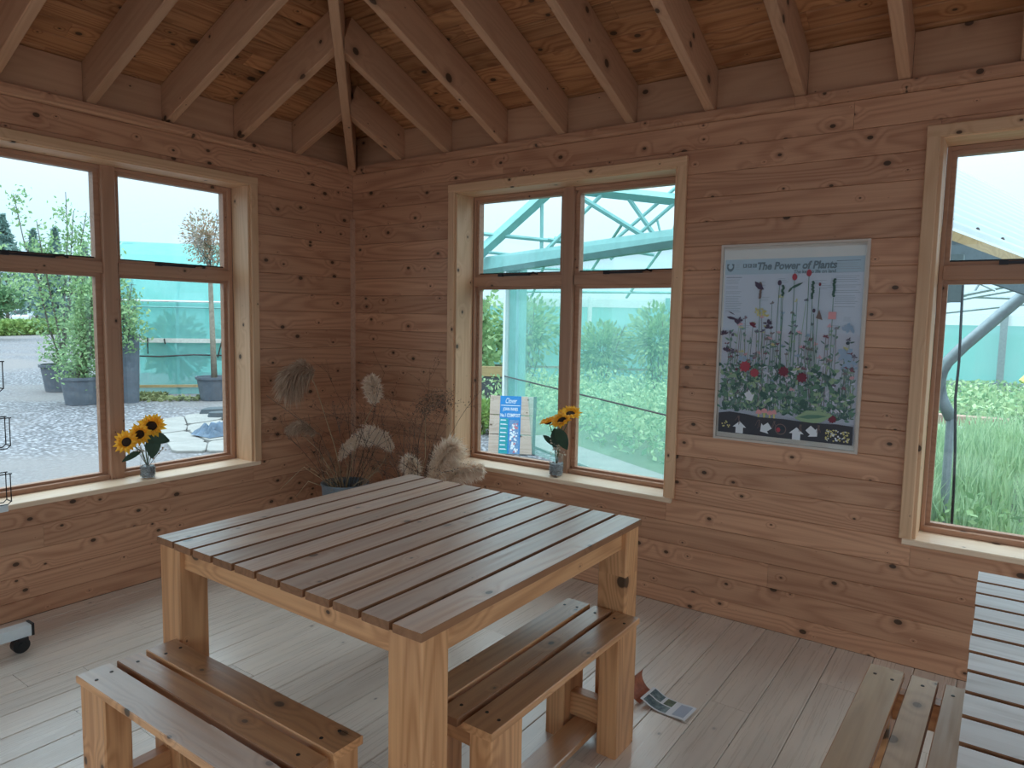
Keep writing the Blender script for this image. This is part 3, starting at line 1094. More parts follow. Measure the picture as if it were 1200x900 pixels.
text('headline', 'The Power of Plants', 0.044, PC[PN['ink']], po, on_poster(.262, .113), shear=0.18, off=0.0017, w=.535 * PW)
text('strapline', 'The key to life on land', 0.021, PC[PN['ink']], po, on_poster(.52, .143), shear=0.05, off=0.0004, w=.275 * PW)
for i, ch in enumerate('BBC'):
    text('letter', ch, 0.013, PC[PN['header']], po, on_poster(.1745 + i * .035, .1076), align='CENTER', off=0.0003)


# ------------------------------------------------------------------ sunflowers in glass jars on the sills
def petal_ring(n, r0, r1, w, lift, mb, jit, rr):
    for i in range(n):
        a = 2 * math.pi * i / n + rr.uniform(-.08, .08)
        L = r1 * rr.uniform(.85, 1.08)
        z = lift + rr.uniform(-jit, jit)
        ca, sa = math.cos(a), math.sin(a)
        P_ = lambda r, s, h: (r * ca - s * sa, r * sa + s * ca, h)
        mb.add([P_(r0, -w * .3, 0.002), P_(r0, w * .3, 0.002), P_(L * .65, w * .5, z * .6 + .003), P_(L, 0, z), P_(L * .65, -w * .5, z * .6 + .003), P_(L * .6, 0, z * .6 + .0075)],
               [(0, 1, 5), (1, 2, 5), (2, 3, 5), (3, 4, 5), (4, 0, 5)])


def frame_to(n):
    z = Vector(n).normalized()
    x = Vector((0, 0, 1)).cross(z)
    if x.length < 1e-3:
        x = Vector((1, 0, 0))
    x.normalize()
    y = z.cross(x)
    return x, y, z


def sunflower(head, n, root, rad, label, group, seed, leaf=None):
    rr = random.Random(seed)
    head, root = Vector(head), Vector(root)
    t = tag(empty('sunflower', root), label, 'flower', 'sunflowers in the sill jars')
    x, y, z = frame_to(n)
    Mh = axes(x, y, z, head - root)
    p = MB()
    petal_ring(16, rad * .36, rad, rad * .36, rad * .22, p, rad * .06, rr)
    petal_ring(14, rad * .34, rad * .86, rad * .34, rad * .36, p, rad * .08, rr)
    p.build('petals', M_PETAL, t, M=Mh)
    d = MB()
    d.lathe([(0.0, rad * .16), (rad * .2, rad * .15), (rad * .36, rad * .09), (rad * .42, 0.0), (rad * .2, -rad * .14), (0, -rad * .16)], 14)
    d.build('seed_disc', M_DISC, t, smooth=True, M=Mh)
    s = MB()
    h = head - root - z * rad * .12
    mid = Vector((h.x * .35, h.y * .35, h.z * .62)) - z * .008
    s.tube([(0, 0, 0), tuple(mid * .55), tuple(mid), tuple(h - z * .006), tuple(h)], 0.0028, 6)
    s.build('stem', M_STEM, t, smooth=True)
    if leaf:
        lm = MB()
        for (at, tip, wl) in leaf:
            a, b_ = Vector(at) - root, Vector(tip) - root
            dirn = b_ - a
            sd = dirn.cross(-Vector(root + dirn * .5) + EYE).normalized()
            dn = sd.cross(dirn).normalized()
            v, f = [], []
            for i in range(7):
                tt = i / 6
                wv = wl * math.sin(math.pi * min(1, tt * .92 + .06)) ** .8
                c = a + dirn * tt - Vector((0, 0, .02)) * tt * tt
                v += [c - sd * wv, c + dn * wl * -.15, c + sd * wv]
            for i in range(6):
                for j in range(2):
                    f.append((i * 3 + j, i * 3 + j + 1, i * 3 + j + 4, i * 3 + j + 3))
            lm.add(v, f)
        lm.build('leaf', M_LEAFD, t, smooth=True)
    return t


def jar(base, r, h, label, seed):
    t = tag(empty('glass_jar', base), label, 'jar', 'glass jars on the sills')
    g = MB()
    g.lathe([(0, 0.002), (r * .85, 0.002), (r * .98, 0.008), (r, 0.02), (r, h * .62), (r * .88, h * .75), (r * .82, h * .86), (r * .9, h), (r * .93, h)], 24)
    g.build('glass', M_JAR, t, smooth=True)
    rr = random.Random(seed)
    c = MB()
    for i in range(170):
        a, q = rr.uniform(0, 6.28), r * .90 * math.sqrt(rr.random())
        if rr.random() < .6:
            q = r * rr.uniform(.8, .92)
        z = rr.uniform(.012, h * .52)
        s = rr.uniform(.004, .0075)
        X = (q * math.cos(a), q * math.sin(a), z)
        o = [(1, 0, 0), (-1, 0, 0), (0, 1, 0), (0, -1, 0), (0, 0, .8), (0, 0, -.8)]
        c.add([(X[0] + s * k[0], X[1] + s * k[1], X[2] + s * k[2]) for k in o], [(0, 2, 4), (2, 1, 4), (1, 3, 4), (3, 0, 4), (2, 0, 5), (1, 2, 5), (3, 1, 5), (0, 3, 5)])
    c.lathe([(0, .006), (r * .84, .006), (r * .84, h * .5), (0, h * .5)], 14)
    stuff(c.build('pebbles', M_PEBB, t))
    return t


def sprig(root, tips, label, seed):
    rr = random.Random(seed)
    root = Vector(root)
    t = tag(empty('dried_sprig', root), label, 'flower', 'dried sprigs in the sill jars')
    s, b = MB(), MB()
    for tip in tips:
        tip = Vector(tip) - root
        mid = tip * .55 + Vector((rr.uniform(-.01, .01), rr.uniform(-.01, .01), .02))
        s.tube([(0, 0, 0), tuple(mid), tuple(tip)], .0014, 4)
        for k in range(12):
            c = mid.lerp(tip, rr.random() ** .6) + Vector((rr.gauss(0, .010), rr.gauss(0, .010), rr.gauss(0, .010)))
            q = rr.uniform(.005, .010)
            d1 = Vector((rr.gauss(0, 1), rr.gauss(0, 1), rr.gauss(0, 1))).normalized()
            d2 = d1.cross(Vector((rr.gauss(0, 1), rr.gauss(0, 1), rr.gauss(0, 1)))).normalized()
            b.add([c - d1 * q, c + d2 * q * .7, c + d1 * q, c - d2 * q * .7], [(0, 1, 2, 3)])
    s.build('stem', M_TWIG, t)
    stuff(b.build('blossom', M_DRY, t))
    return t


SZ = 0.536
B1 = (-3.60, 1.838, SZ)
jar(B1, 0.037, 0.125, 'glass jar of dark pebbles on the sill of the left window', 1)
r1_ = (B1[0], B1[1], SZ + .055)
tow = Vector((0.86, -0.42, 0.28))
sunflower((-3.585, 1.855, 0.806), (0.80, -0.30, 0.50), r1_, 0.070, 'tallest yellow sunflower in the jar on the left window sill, facing the room', 'x', 1,
          leaf=[((-3.575, 1.80, .765), (-3.54, 1.925, .745), .034), ((-3.57, 1.86, .765), (-3.55, 1.835, .665), .036)])
sunflower((-3.575, 1.790, 0.772), (0.75, -0.62, 0.30), r1_, 0.060, 'sunflower half hidden between the other two in the left sill jar', 'x', 2)
sunflower((-3.57, 1.722, 0.742), (0.62, -0.78, 0.28), r1_, 0.064, 'yellow sunflower leaning out towards the left of the left sill jar', 'x', 3,
          leaf=[((-3.59, 1.80, .68), (-3.56, 1.69, .668), .016)])
sprig(r1_, [(-3.57, 1.75, .73), (-3.57, 1.78, .70), (-3.58, 1.90, .72), (-3.57, 1.91, .69), (-3.60, 1.88, .66), (-3.56, 1.77, .74)], 'dried cream sprig among the sunflowers of the left window jar', 4)
B2 = (-1.985, 3.255, SZ)
jar(B2, 0.040, 0.135, 'glass jar of dark pebbles on the sill of the middle window', 2)
r2_ = (B2[0], B2[1], SZ + .055)
sunflower((-1.955, 3.255, 0.842), (-0.05, -0.62, 0.78), r2_, 0.070, 'front sunflower, largest bloom in the jar on the middle window sill', 'x', 5,
          leaf=[((-1.975, 3.23, .80), (-1.90, 3.225, .715), .034), ((-1.99, 3.24, .80), (-1.985, 3.235, .70), .024)])
sunflower((-1.915, 3.275, 0.880), (0.18, -0.40, 0.88), r2_, 0.068, 'topmost sunflower in the jar on the middle window sill', 'x', 6)
sunflower((-2.040, 3.255, 0.826), (-0.30, -0.22, 0.92), r2_, 0.060, 'sunflower leaning left from the jar on the middle window sill', 'x', 7,
          leaf=[((-2.0, 3.25, .70), (-2.062, 3.235, .775), .016)])
sprig(r2_, [(-1.95, 3.23, .72), (-1.97, 3.24, .70), (-2.00, 3.235, .73), (-1.93, 3.25, .66)], 'dried cream sprig in the jar on the middle window sill', 8)


# ------------------------------------------------------------------ dried grasses in the corner
def plume(path, r, n, mat, parent, seed, droop=0.6, base=None):
    rr = np.random.default_rng(seed)
    path = np.array(path, float)
    if base is not None:
        path = path - np.array(base)
    k = len(path) - 1
    v, f = [], []
    for i in range(int(n * 2.6)):
        t = rr.random() ** .9
        s = t * k
        j = min(int(s), k - 1)
        c = path[j] * (1 - (s - j)) + path[j + 1] * (s - j)
        tan = path[j + 1] - path[j]
        tan = tan / (np.linalg.norm(tan) + 1e-9)
        rad = r * (math.sin(math.pi * (0.12 + 0.80 * t)) ** .7)
        d = rr.normal(size=3)
        d -= tan * (d @ tan) * .6
        d /= np.linalg.norm(d)
        ln = rad * rr.uniform(.45, 1.15)
        a = c + d * rad * rr.uniform(.05, .45)
        tip = a + d * ln * .8 + tan * ln * .55 - np.array([0, 0, 1]) * ln * droop * rr.uniform(.3, 1)
        mid = (a + tip) / 2 + np.array([0, 0, 1]) * ln * .10
        sd = np.cross(tip - a, rr.normal(size=3))
        sd = sd / (np.linalg.norm(sd) + 1e-9) * rr.uniform(.0012, .0030)
        b = len(v)
        v += [a - sd * .6, a + sd * .6, mid + sd, tip, mid - sd]
        f += [(b, b + 1, b + 2, b + 4), (b + 4, b + 2, b + 3)]
    n8 = 7
    b = len(v)
    for j in range(k * 3 + 1):
        t = j / (k * 3)
        s = t * k
        i0 = min(int(s), k - 1)
        c = path[i0] * (1 - (s - i0)) + path[i0 + 1] * (s - i0)
        rad = r * .26 * (math.sin(math.pi * (0.06 + 0.88 * t)) ** .7)
        tan = path[i0 + 1] - path[i0]
        a1 = np.cross(tan, [0.3, 0.5, 0.2]); a1 /= np.linalg.norm(a1)
        a2 = np.cross(tan, a1); a2 /= np.linalg.norm(a2)
        for q in range(n8):
            w = rad * rr.uniform(.75, 1.2)
            v.append(c + (a1 * math.cos(2 * math.pi * q / n8) + a2 * math.sin(2 * math.pi * q / n8)) * w)
    for j in range(k * 3):
        for q in range(n8):
            f.append((b + j * n8 + q, b + j * n8 + (q + 1) % n8, b + (j + 1) * n8 + (q + 1) % n8, b + (j + 1) * n8 + q))
    return obj('plume', mk('plume', v, f, False, [mat]), parent)


def twigs(base, n, spread, hmin, hmax, mat, parent, seed, seeds=None, seedmat=None, lean=(0, 0)):
    rr = random.Random(seed)
    m, sd = MB(), MB()

    def grow(p, d, L, r, lev):
        pts = [p]
        q = p.copy()
        dd = d.copy()
        for i in range(4):
            dd = (dd + Vector((rr.gauss(0, .13), rr.gauss(0, .13), rr.gauss(0, .09)))).normalized()
            q = q + dd * L / 4
            q.x, q.y = max(q.x, XI + .02 - base[0]), min(q.y, YI - .03 - base[1])
            pts.append(q.copy())
        m.tube([tuple(x) for x in pts], r, 3, r1=r * .5, caps=False)
        if lev > 0:
            for k in range(rr.choice((2, 3, 4))):
                i = rr.choice((1, 2, 3, 4))
                nd = (dd + Vector((rr.gauss(0, .6), rr.gauss(0, .6), rr.gauss(0.1, .4)))).normalized()
                grow(pts[i].copy(), nd, L * rr.uniform(.3, .6), r * .6, lev - 1)
        elif seeds:
            for k in range(seeds):
                c = pts[rr.choice((1, 2, 3, 4))] + Vector((rr.gauss(0, .01), rr.gauss(0, .01), rr.gauss(0, .01)))
                s = rr.uniform(.002, .006)
                d1 = Vector((rr.gauss(0, 1), rr.gauss(0, 1), rr.gauss(0, 1))).normalized()
                d2 = d1.cross(Vector((rr.gauss(0, 1), rr.gauss(0, 1), rr.gauss(0, 1)))).normalized()
                sd.add([c - d1 * s, c + d2 * s * .7, c + d1 * s, c - d2 * s * .7], [(0, 1, 2, 3)])
    for i in range(n):
        a = rr.uniform(0, 6.28)
        q = rr.uniform(0, .09)
        d = Vector((math.cos(a) * spread * rr.random() + lean[0], math.sin(a) * spread * rr.random() + lean[1], 1)).normalized()
        grow(Vector((q * math.cos(a), q * math.sin(a), 0.0)), d, rr.uniform(hmin, hmax), .0022, 2)
    o = m.build('twigs', mat, parent, loc=(0, 0, 0))
    stuff(o)
    outs = [o]
    if seeds:
        s_ = sd.build('seed_heads', seedmat, parent)
        outs.append(stuff(s_))
    return outs


def bucket(parent, r, h, mat, zrim):
    m = MB()
    m.lathe([(0, 0), (r * .78, 0), (r * .80, .01), (r, h), (r * 1.04, h + .004), (r * 1.04, h + .014), (r * .95, h + .012), (r * .93, h - .05), (0, h - .05)], 28)
    m.build('bucket', mat, parent, smooth=False)


C1 = Vector((-3.14, 2.76, 0.0))
g1 = tag(empty('dried_grass_bucket', C1), 'grey bucket of dried pampas grass and twigs in the corner between the windows', 'plant')
RIM = 0.40
bucket(g1, 0.135, RIM, M_ZINC, RIM)
zz = Vector((0, 0, RIM - .06))


def rel(*p):
    return tuple(Vector(p) - C1)


def stem(parent, pts, r=.003, mat=None):
    m = MB()
    m.tube(pts, r, 5, r1=r * .7)
    return m.build('stem', mat or M_STRAW, parent, smooth=True)


stem(g1, [tuple(zz), rel(-3.20, 2.74, .61), rel(-3.27, 2.66, .97), rel(-3.29, 2.63, 1.06)])
plume([rel(-3.28, 2.64, 1.06), rel(-3.33, 2.60, 1.09), rel(-3.37, 2.56, 1.04), rel(-3.38, 2.54, .96)], .095, 1500, M_PLUMED, g1, 1, 1.1)
stem(g1, [tuple(zz), rel(-3.12, 2.83, .65), rel(-3.06, 2.92, .88), rel(-3.06, 2.925, .93)])
plume([rel(-3.065, 2.92, .88), rel(-3.07, 2.92, .96), rel(-3.08, 2.91, 1.03)], .062, 1100, M_PLUME, g1, 2, .55)
stem(g1, [tuple(zz + Vector((.04, .02, 0))), rel(-3.0, 2.93, .52), rel(-2.98, 2.97, .62)])
plume([rel(-2.965, 2.98, .60), rel(-3.02, 2.95, .68), rel(-3.08, 2.89, .71), rel(-3.11, 2.87, .66)], .058, 1300, M_PLUME, g1, 3, .75)
stem(g1, [tuple(zz), rel(-3.16, 2.80, .50), rel(-3.19, 2.79, .56)])
plume([rel(-3.20, 2.77, .54), rel(-3.17, 2.80, .62), rel(-3.10, 2.87, .70), rel(-3.04, 2.92, .70)], .042, 900, M_PLUME, g1, 4, .6)
stem(g1, [tuple(zz), rel(-3.28, 2.68, .60), rel(-3.37, 2.58, .74)])
plume([rel(-3.28, 2.66, .70), rel(-3.34, 2.60, .76), rel(-3.40, 2.55, .72)], .045, 500, M_PLUMED, g1, 5, .8)
stem(g1, [tuple(zz), rel(-3.24, 2.66, .70), rel(-3.45, 2.45, .93)], .0022, M_TWIG)
stem(g1, [tuple(zz), rel(-3.34, 2.62, .50), rel(-3.43, 2.52, .37)], .003, M_STRAW)
stem(g1, [tuple(zz), rel(-3.30, 2.62, .42), rel(-3.34, 2.56, .33)], .003, M_STRAW)
for o in twigs(C1, 16, .75, .25, .55, M_TWIGD, g1, 3, 3, M_SEED):
    o.location = zz
for o in twigs(C1, 18, 1.5, .10, .22, M_STRAW, g1, 4):
    o.location = zz + Vector((0, 0, .01))

C2 = Vector((-2.72, 2.86, 0.0))
g2 = tag(empty('dried_grass_bucket', C2), 'bucket of dried seed heads and pale pampas behind the far corner of the middle table', 'plant')
bucket(g2, 0.13, 0.30, M_ZINC, .30)
z2 = Vector((0, 0, .25))


def rl2(*p):
    return tuple(Vector(p) - C2)


stem(g2, [tuple(z2), rl2(-2.72, 2.86, .48)])
plume([rl2(-2.70, 2.88, .46), rl2(-2.71, 2.88, .54), rl2(-2.73, 2.86, .59)], .062, 1100, M_PLUME, g2, 6, .5)
stem(g2, [tuple(z2), rl2(-2.60, 2.88, .48)])
plume([rl2(-2.57, 2.90, .46), rl2(-2.55, 2.93, .56), rl2(-2.51, 2.96, .65), rl2(-2.47, 2.97, .68)], .090, 1900, M_PLUME, g2, 7, .5)
stem(g2, [tuple(z2), rl2(-2.50, 2.95, .46)])
plume([rl2(-2.50, 2.93, .48), rl2(-2.42, 2.98, .55), rl2(-2.33, 3.03, .56)], .060, 1100, M_PLUME, g2, 8, .5)
stem(g2, [tuple(z2), rl2(-2.66, 2.93, .60), rl2(-2.66, 2.93, .84)])
for o in twigs(C2, 20, .42, .34, .62, M_TWIGD, g2, 9, 9, M_SEED, (-.08, .05)):
    o.location = z2
seedtop = MB()
rs = random.Random(4)
for i in range(900):
    t = rs.random()
    c = Vector((-2.70 + .16 * t + rs.gauss(0, .035), 2.93 + .04 * t + rs.gauss(0, .03), .86 + .10 * t + rs.gauss(0, .035) - .12 * max(0, t - .7))) - C2
    s = rs.uniform(.003, .007)
    d1 = Vector((rs.gauss(0, 1), rs.gauss(0, 1), rs.gauss(0, 1))).normalized()
    d2 = d1.cross(Vector((rs.gauss(0, 1), rs.gauss(0, 1), rs.gauss(0, 1)))).normalized()
    seedtop.add([c - d1 * s, c + d2 * s * .6, c + d1 * s, c - d2 * s * .6], [(0, 1, 2, 3)])
stuff(seedtop.build('feathery_seeds', M_SEED, g2))

# ------------------------------------------------------------------ leaflet stand at the left edge
ls = tag(empty('leaflet_stand', (-3.22, 0.90, 0)), 'white rolling leaflet stand with wire holders, cut off by the left edge', 'stand')


def rls(*p):
    return (p[0] + 3.22, p[1] - 0.90, p[2])


m = MB()
m.box(-.026, .026, -.52, .235, .062, .106)
m.build('foot', M_WHITE, ls)
m = MB()
m.box(-.027, .027, .235, .245, .060, .110)
m.build('end_cap', M_BLACK, ls)
for yy in (.205, -.49):
    m = MB()
    m.tube([(-.006, yy - .008, .031), (.028, yy - .008, .031)], .031, 18)
    m.tube([(-.010, yy - .008, .031), (.032, yy - .008, .031)], .012, 10)
    m.build('castor_wheel', M_BLACK, ls)
    m = MB()
    m.box(-.012, .034, yy - .018, yy + .016, .050, .0618)
    m.build('castor_fork', M_DMETAL, ls)
m = MB()
m.box(-.02, .02, -.17, -.13, .106, 1.55)
m.build('post', M_WHITE, ls)
m = MB()
m.box(.02, .045, -.14, .168, .60, .625)
m.box(-.02, .03, -.168, -.132, .585, .64)
m.build('shelf_bar', M_WHITE, ls)
for (za, zb, yr) in ((1.195, 1.08, .168), (.975, .855, .182), (.755, .635, .176)):
    m = MB()
    for xx in (.03, .075):
        m.tube([(xx, -.15, za), (xx, yr, za)], .0022, 5)
        m.tube([(xx, yr - .006, za + .002), (xx, yr - .006, zb + .012), (xx, yr - .018, zb), (xx, -.15, zb)], .0022, 5)
        m.tube([(xx, yr - .05, za - .012), (xx, yr - .05, zb)], .0016, 4)
    m.tube([(.03, yr - .006, zb + .01), (.075, yr - .006, zb + .01)], .0022, 5)
    m.tube([(.02, -.15, za), (.075, -.15, za)], .0022, 5)
    m.tube([(.03, yr - .035, za + .028), (.03, yr - .09, za + .005)], .004, 5)
    m.build('wire_holder', M_DMETAL, ls)

# ------------------------------------------------------------------ leaflet on the floor
lf = tag(empty('folded_leaflet', (-0.915, 2.315, 0), math.radians(-4)), 'small colour leaflet lying open on the floor near the benches', 'leaflet')
MLE = [M_PAPER, plain('leaflet_photo', lin(60, 84, 96), 0.4, col2=lin(130, 150, 150), scale=60), plain('leaflet_green', lin(50, 66, 46), 0.4, col2=lin(94, 110, 80), scale=70),
       plain('leaflet_rust', lin(178, 104, 74), 0.5, col2=lin(140, 76, 54), scale=30), plain('leaflet_text', lin(168, 178, 196), 0.6)]
LW = 0.105


def lh(x):
    return 0.004 + 0.022 * math.exp(-((x + 0.085) / 0.038) ** 2) + 0.004 * math.exp(-((x - .075) / .03) ** 2)


m = MB()
N = 16
for i in range(N):
    xa, xb = -.085 + .175 * i / N, -.085 + .175 * (i + 1) / N
    m.add([(xa, -LW / 2, lh(xa)), (xb, -LW / 2, lh(xb)), (xb, LW / 2, lh(xb)), (xa, LW / 2, lh(xa))], [(0, 1, 2, 3)], 0)
    for (ya, yb, mm, xr) in ((-.046, -.003, 1, (-.08, .018)), (.003, .047, 2, (-.025, .018)), (.003, .047, 1, (-.08, -.031)), (-.04, .042, 4, (.03, .08))):
        if xa >= xr[0] - .002 and xb <= xr[1] + .003:
            m.add([(xa, ya, lh(xa) + .0006), (xb, ya, lh(xb) + .0006), (xb, yb, lh(xb) + .0006), (xa, yb, lh(xa) + .0006)], [(0, 1, 2, 3)], mm)
m.build('printed_page', MLE, lf)
m = MB()
for i in range(10):
    def cv(t):
        a = -0.5 + 2.0 * t
        return (-.085 - .055 * math.sin(a + .5) * .9 - .0, .026 + .055 * (1 - math.cos(1.9 * t)) * .75 - .02 * (1 - t))
    (xa, za), (xb, zb) = cv(i / 10), cv((i + 1) / 10)
    za, zb = max(za, .004), max(zb, .004)
    m.add([(xa, -LW / 2, za), (xb, -LW / 2, zb), (xb, LW / 2, zb), (xa, LW / 2, za)], [(0, 1, 2, 3)], 3)
m.build('rust_page', MLE, lf)

# ================================================================== outdoors
gm = MB()
gm.add([(-220, -120, GZ), (160, -120, GZ), (160, 220, GZ), (-220, 220, GZ)], [(0, 1, 2, 3)])
struct(gm.build('ground', M_GRAVEL))


def leaves(name, pts, size, mat, parent, seed, flat=0.0, asp=.55):
    """cloud of small diamond leaves, one part"""
    rr = np.random.default_rng(seed)
    pts = np.asarray(pts, float)
    n = len(pts)
    d1 = rr.normal(size=(n, 3))
    d1[:, 2] *= (1 - flat)
    d1 /= np.linalg.norm(d1, axis=1, keepdims=True)
    d2 = np.cross(d1, rr.normal(size=(n, 3)))
    d2 /= np.linalg.norm(d2, axis=1, keepdims=True)
    s = size * rr.uniform(.6, 1.3, (n, 1))
    v = np.stack([pts - d1 * s, pts + d2 * s * asp, pts + d1 * s, pts - d2 * s * asp], 1).reshape(-1, 3)
    f = np.arange(n * 4).reshape(n, 4)
    return stuff(obj(name, mk(name, v.tolist(), f.tolist(), False, [mat]), parent))


def blob(n, c, r, seed, shell=.5):
    rr = np.random.default_rng(seed)
    d = rr.normal(size=(n, 3))
    d /= np.linalg.norm(d, axis=1, keepdims=True)
    q = (shell + (1 - shell) * rr.random((n, 1))) if shell > 0 else rr.random((n, 1)) ** (1 / 3)
    return np.array(c) + d * q * np.array(r)


def branching(base, h, n, spread, seed, r=.02, kinks=4):
    """upright branches from one stool; returns the wood and points along the twigs for leaves"""
    rr = random.Random(seed)
    m = MB()
    pts = []
    for i in range(n):
        a = rr.uniform(0, 6.28)
        H_ = h * rr.uniform(.65, 1.0) if i else h
        p = Vector((rr.gauss(0, .03), rr.gauss(0, .03), base))
        ln = [p.copy()]
        q = p.copy()
        out = Vector((math.cos(a), math.sin(a), 0)) * spread * rr.uniform(.3, 1) * (1 if i else .25)
        for k in range(kinks):
            q = q + Vector((out.x / kinks + rr.gauss(0, .03), out.y / kinks + rr.gauss(0, .03), (H_ - base) / kinks))
            ln.append(q.copy())
        m.tube([tuple(x) for x in ln], r, 5, r1=r * .3, caps=False)
        for k in range(1, kinks + 1):
            for j in range(5):
                b0 = ln[k - 1].lerp(ln[k], rr.random())
                aa = rr.uniform(0, 6.28)
                L = spread * rr.uniform(.25, .6) * (1.1 - .6 * k / kinks)
                e = b0 + Vector((math.cos(aa) * L, math.sin(aa) * L, L * rr.uniform(.1, .8)))
                m.tube([tuple(b0), tuple(b0.lerp(e, .5) + Vector((0, 0, .03))), tuple(e)], r * .3, 3, r1=r * .12, caps=False)
                pts += [b0.lerp(e, t) for t in (.3, .5, .65, .8, .95)]
    return m, [tuple(p) for p in pts]


def pot(parent, r, h, mat=M_POT):
    m = MB()
    m.lathe([(0, 0), (r * .76, 0), (r * .78, .01), (r * .97, h * .90), (r * 1.05, h * .90), (r * 1.06, h), (r * .97, h), (r * .93, h * .86), (0, h * .86)], 24)
    m.build('pot', mat, parent)
    m = MB()
    m.lathe([(r * .93, h * .862), (r * .5, h * .885), (0, h * .89)], 16)
    m.build('soil', M_SOIL, parent)


def potted(name, label, loc, r, h, H_, n, spread, lm, nl, ls_, seed, wr=.02, jit=.10):
    t = tag(empty(name, loc), label, 'plant', 'potted trees in the yard')
    pot(t, r, h)
    m, pts = branching(h * .88, H_, n, spread, seed, wr)
    m.build('branches', M_BARKD, t)
    rr = np.random.default_rng(seed)
    P_ = np.array(pts)
    P_ = P_[rr.integers(0, len(P_), nl)] + rr.normal(size=(nl, 3)) * jit
    leaves('foliage', P_, ls_, lm, t, seed)
    return t


potted('potted_shrub', 'tall sparse tree in the rear of two grey pots beyond the left window', (-14.75, 5.95, GZ), .36, .52, 3.75, 5, .62, M_GREENA, 2000, .042, 31, .022, .09)
potted('potted_shrub', 'leafy bright green shrub in the nearer grey pot beyond the left window', (-12.45, 5.30, GZ), .30, .46, 2.55, 7, .62, M_GREENA, 4600, .034, 32, .016, .11)
t = tag(empty('potted_shrub', (-12.15, 5.95, GZ)), 'airy shrub in a tall slim grey container at the corner of the net tunnel', 'plant', 'potted trees in the yard')
m = MB()
m.lathe([(0, 0), (.13, 0), (.16, 1.10), (.175, 1.10), (.175, 1.15), (.15, 1.15), (.14, 1.05), (0, 1.05)], 16)
m.build('container', M_POT, t)
m, pts = branching(1.0, 2.35, 7, .62, 34, .012)
m.build('branches', M_BARKD, t)
P_ = np.array(pts)
P_ = P_[NR.integers(0, len(P_), 1500)] + NR.normal(size=(1500, 3)) * .07
P_[:, 2] -= .25 * np.abs(P_[:, 0]) + .1
leaves('foliage', P_, .036, M_GREENA, t, 34)

# standard tree with a reddish crown in the right-hand pot
t = tag(empty('potted_tree', (-11.50, 7.10, GZ)), 'thin standard tree with a reddish crown in a grey pot beside the net tunnel', 'plant', 'potted trees in the yard')
pot(t, .30, .42)
m = MB()
m.tube([(0, 0, .35), (-.03, 0, 1.2), (-.06, 0, 2.2), (-.05, 0, 2.7)], .055, 7, r1=.03)
m.build('trunk', M_BARK, t, smooth=True)
m, pts = branching(2.25, 3.35, 6, .42, 36, .012)
m.build('branches', M_BARKD, t)
leaves('foliage', np.concatenate([blob(2200, (-.06, -.10, 2.85), (.40, .42, .52), 36, .15), np.array(pts)[::2]]), .024, M_RED, t, 36)

# gravel yard: low weeds by the tunnel, a broken circle of flagstones, a crumpled sheet
wp = []
for i in range(3400):
    a, b_ = R.random(), R.random()
    p = Vector((-13.4, 6.3, 0)).lerp(Vector((-11.3, 8.9, 0)), a)
    q = Vector((-11.6, 5.5, 0)).lerp(Vector((-9.3, 7.3, 0)), a)
    c = p.lerp(q, b_ * .62 * (0.5 + .5 * R.random()))
    if math.sin(c.x * 3.1) + math.sin(c.y * 2.3 + c.x) > -1.0 + 1.2 * b_:
        wp.append((c.x, c.y, GZ + R.uniform(0.005, .05)))
tag(leaves('weeds', wp, .055, M_MOSS, None, 41, .6), 'mossy low weeds along the foot of the net tunnel', 'weeds')

pv = struct(empty('path'))
rr = random.Random(12)
A0, A1, A2, A3 = Vector((-9.75, 5.05, 0)), Vector((-10.0, 6.6, 0)), Vector((-6.6, 4.75, 0)), Vector((-7.4, 4.05, 0))
NU, NV = 4, 3


def pgrid(i, j):
    u, v_ = i / NU, j / NV
    p = A0.lerp(A3, u).lerp(A1.lerp(A2, u), v_)
    r2 = random.Random(i * 17 + j * 5)
    if 0 < i < NU and 0 < j < NV:
        p = p + Vector((r2.uniform(-.18, .18), r2.uniform(-.14, .14), 0))
    return p


for i in range(NU):
    for j in range(NV):
        cs_ = [pgrid(i, j), pgrid(i + 1, j), pgrid(i + 1, j + 1), pgrid(i, j + 1)]
        ctr = sum(cs_, Vector()) / 4
        ring_ = []
        for k in range(4):
            a, b_ = cs_[k], cs_[(k + 1) % 4]
            for tt in (.12, .5, .88):
                p = a.lerp(b_, tt)
                p = ctr + (p - ctr) * (.972 + rr.uniform(-.015, .01))
                ring_.append(p)
        n = len(ring_)
        zt_ = rr.uniform(.028, .045)
        v = [(p.x - ctr.x, p.y - ctr.y, 0) for p in ring_] + [((p.x - ctr.x), (p.y - ctr.y), zt_ - .006) for p in ring_] + [((p.x - ctr.x) * .965, (p.y - ctr.y) * .965, zt_) for p in ring_]
        f = [tuple(range(2 * n, 3 * n))] + [(a * n + k, a * n + (k + 1) % n, (a + 1) * n + (k + 1) % n, (a + 1) * n + k) for a in (0, 1) for k in range(n)]
        obj('stone', mk('stone', v, f, False, [M_STONE]), pv, loc=(ctr.x, ctr.y, GZ))
tp = MB()
NT = 12
tv = []
rt = random.Random(9)
for i in range(NT + 1):
    for j in range(NT + 1):
        u, v_ = i / NT - .5, j / NT - .5
        e = 1 - max(abs(u), abs(v_)) * 2
        tv.append((u * .42, v_ * .50, .012 + max(0, .15 * min(1, e * 2.5) * (0.4 + .6 * rt.random()))))
tp.add(tv, [(i * (NT + 1) + j, (i + 1) * (NT + 1) + j, (i + 1) * (NT + 1) + j + 1, i * (NT + 1) + j + 1) for i in range(NT) for j in range(NT)])
tag(tp.build('tarpaulin', M_TARP, None, loc=(-7.95, 4.95, GZ + .035)), 'crumpled blue sheet lying on the flagstones outside the left window', 'sheet')
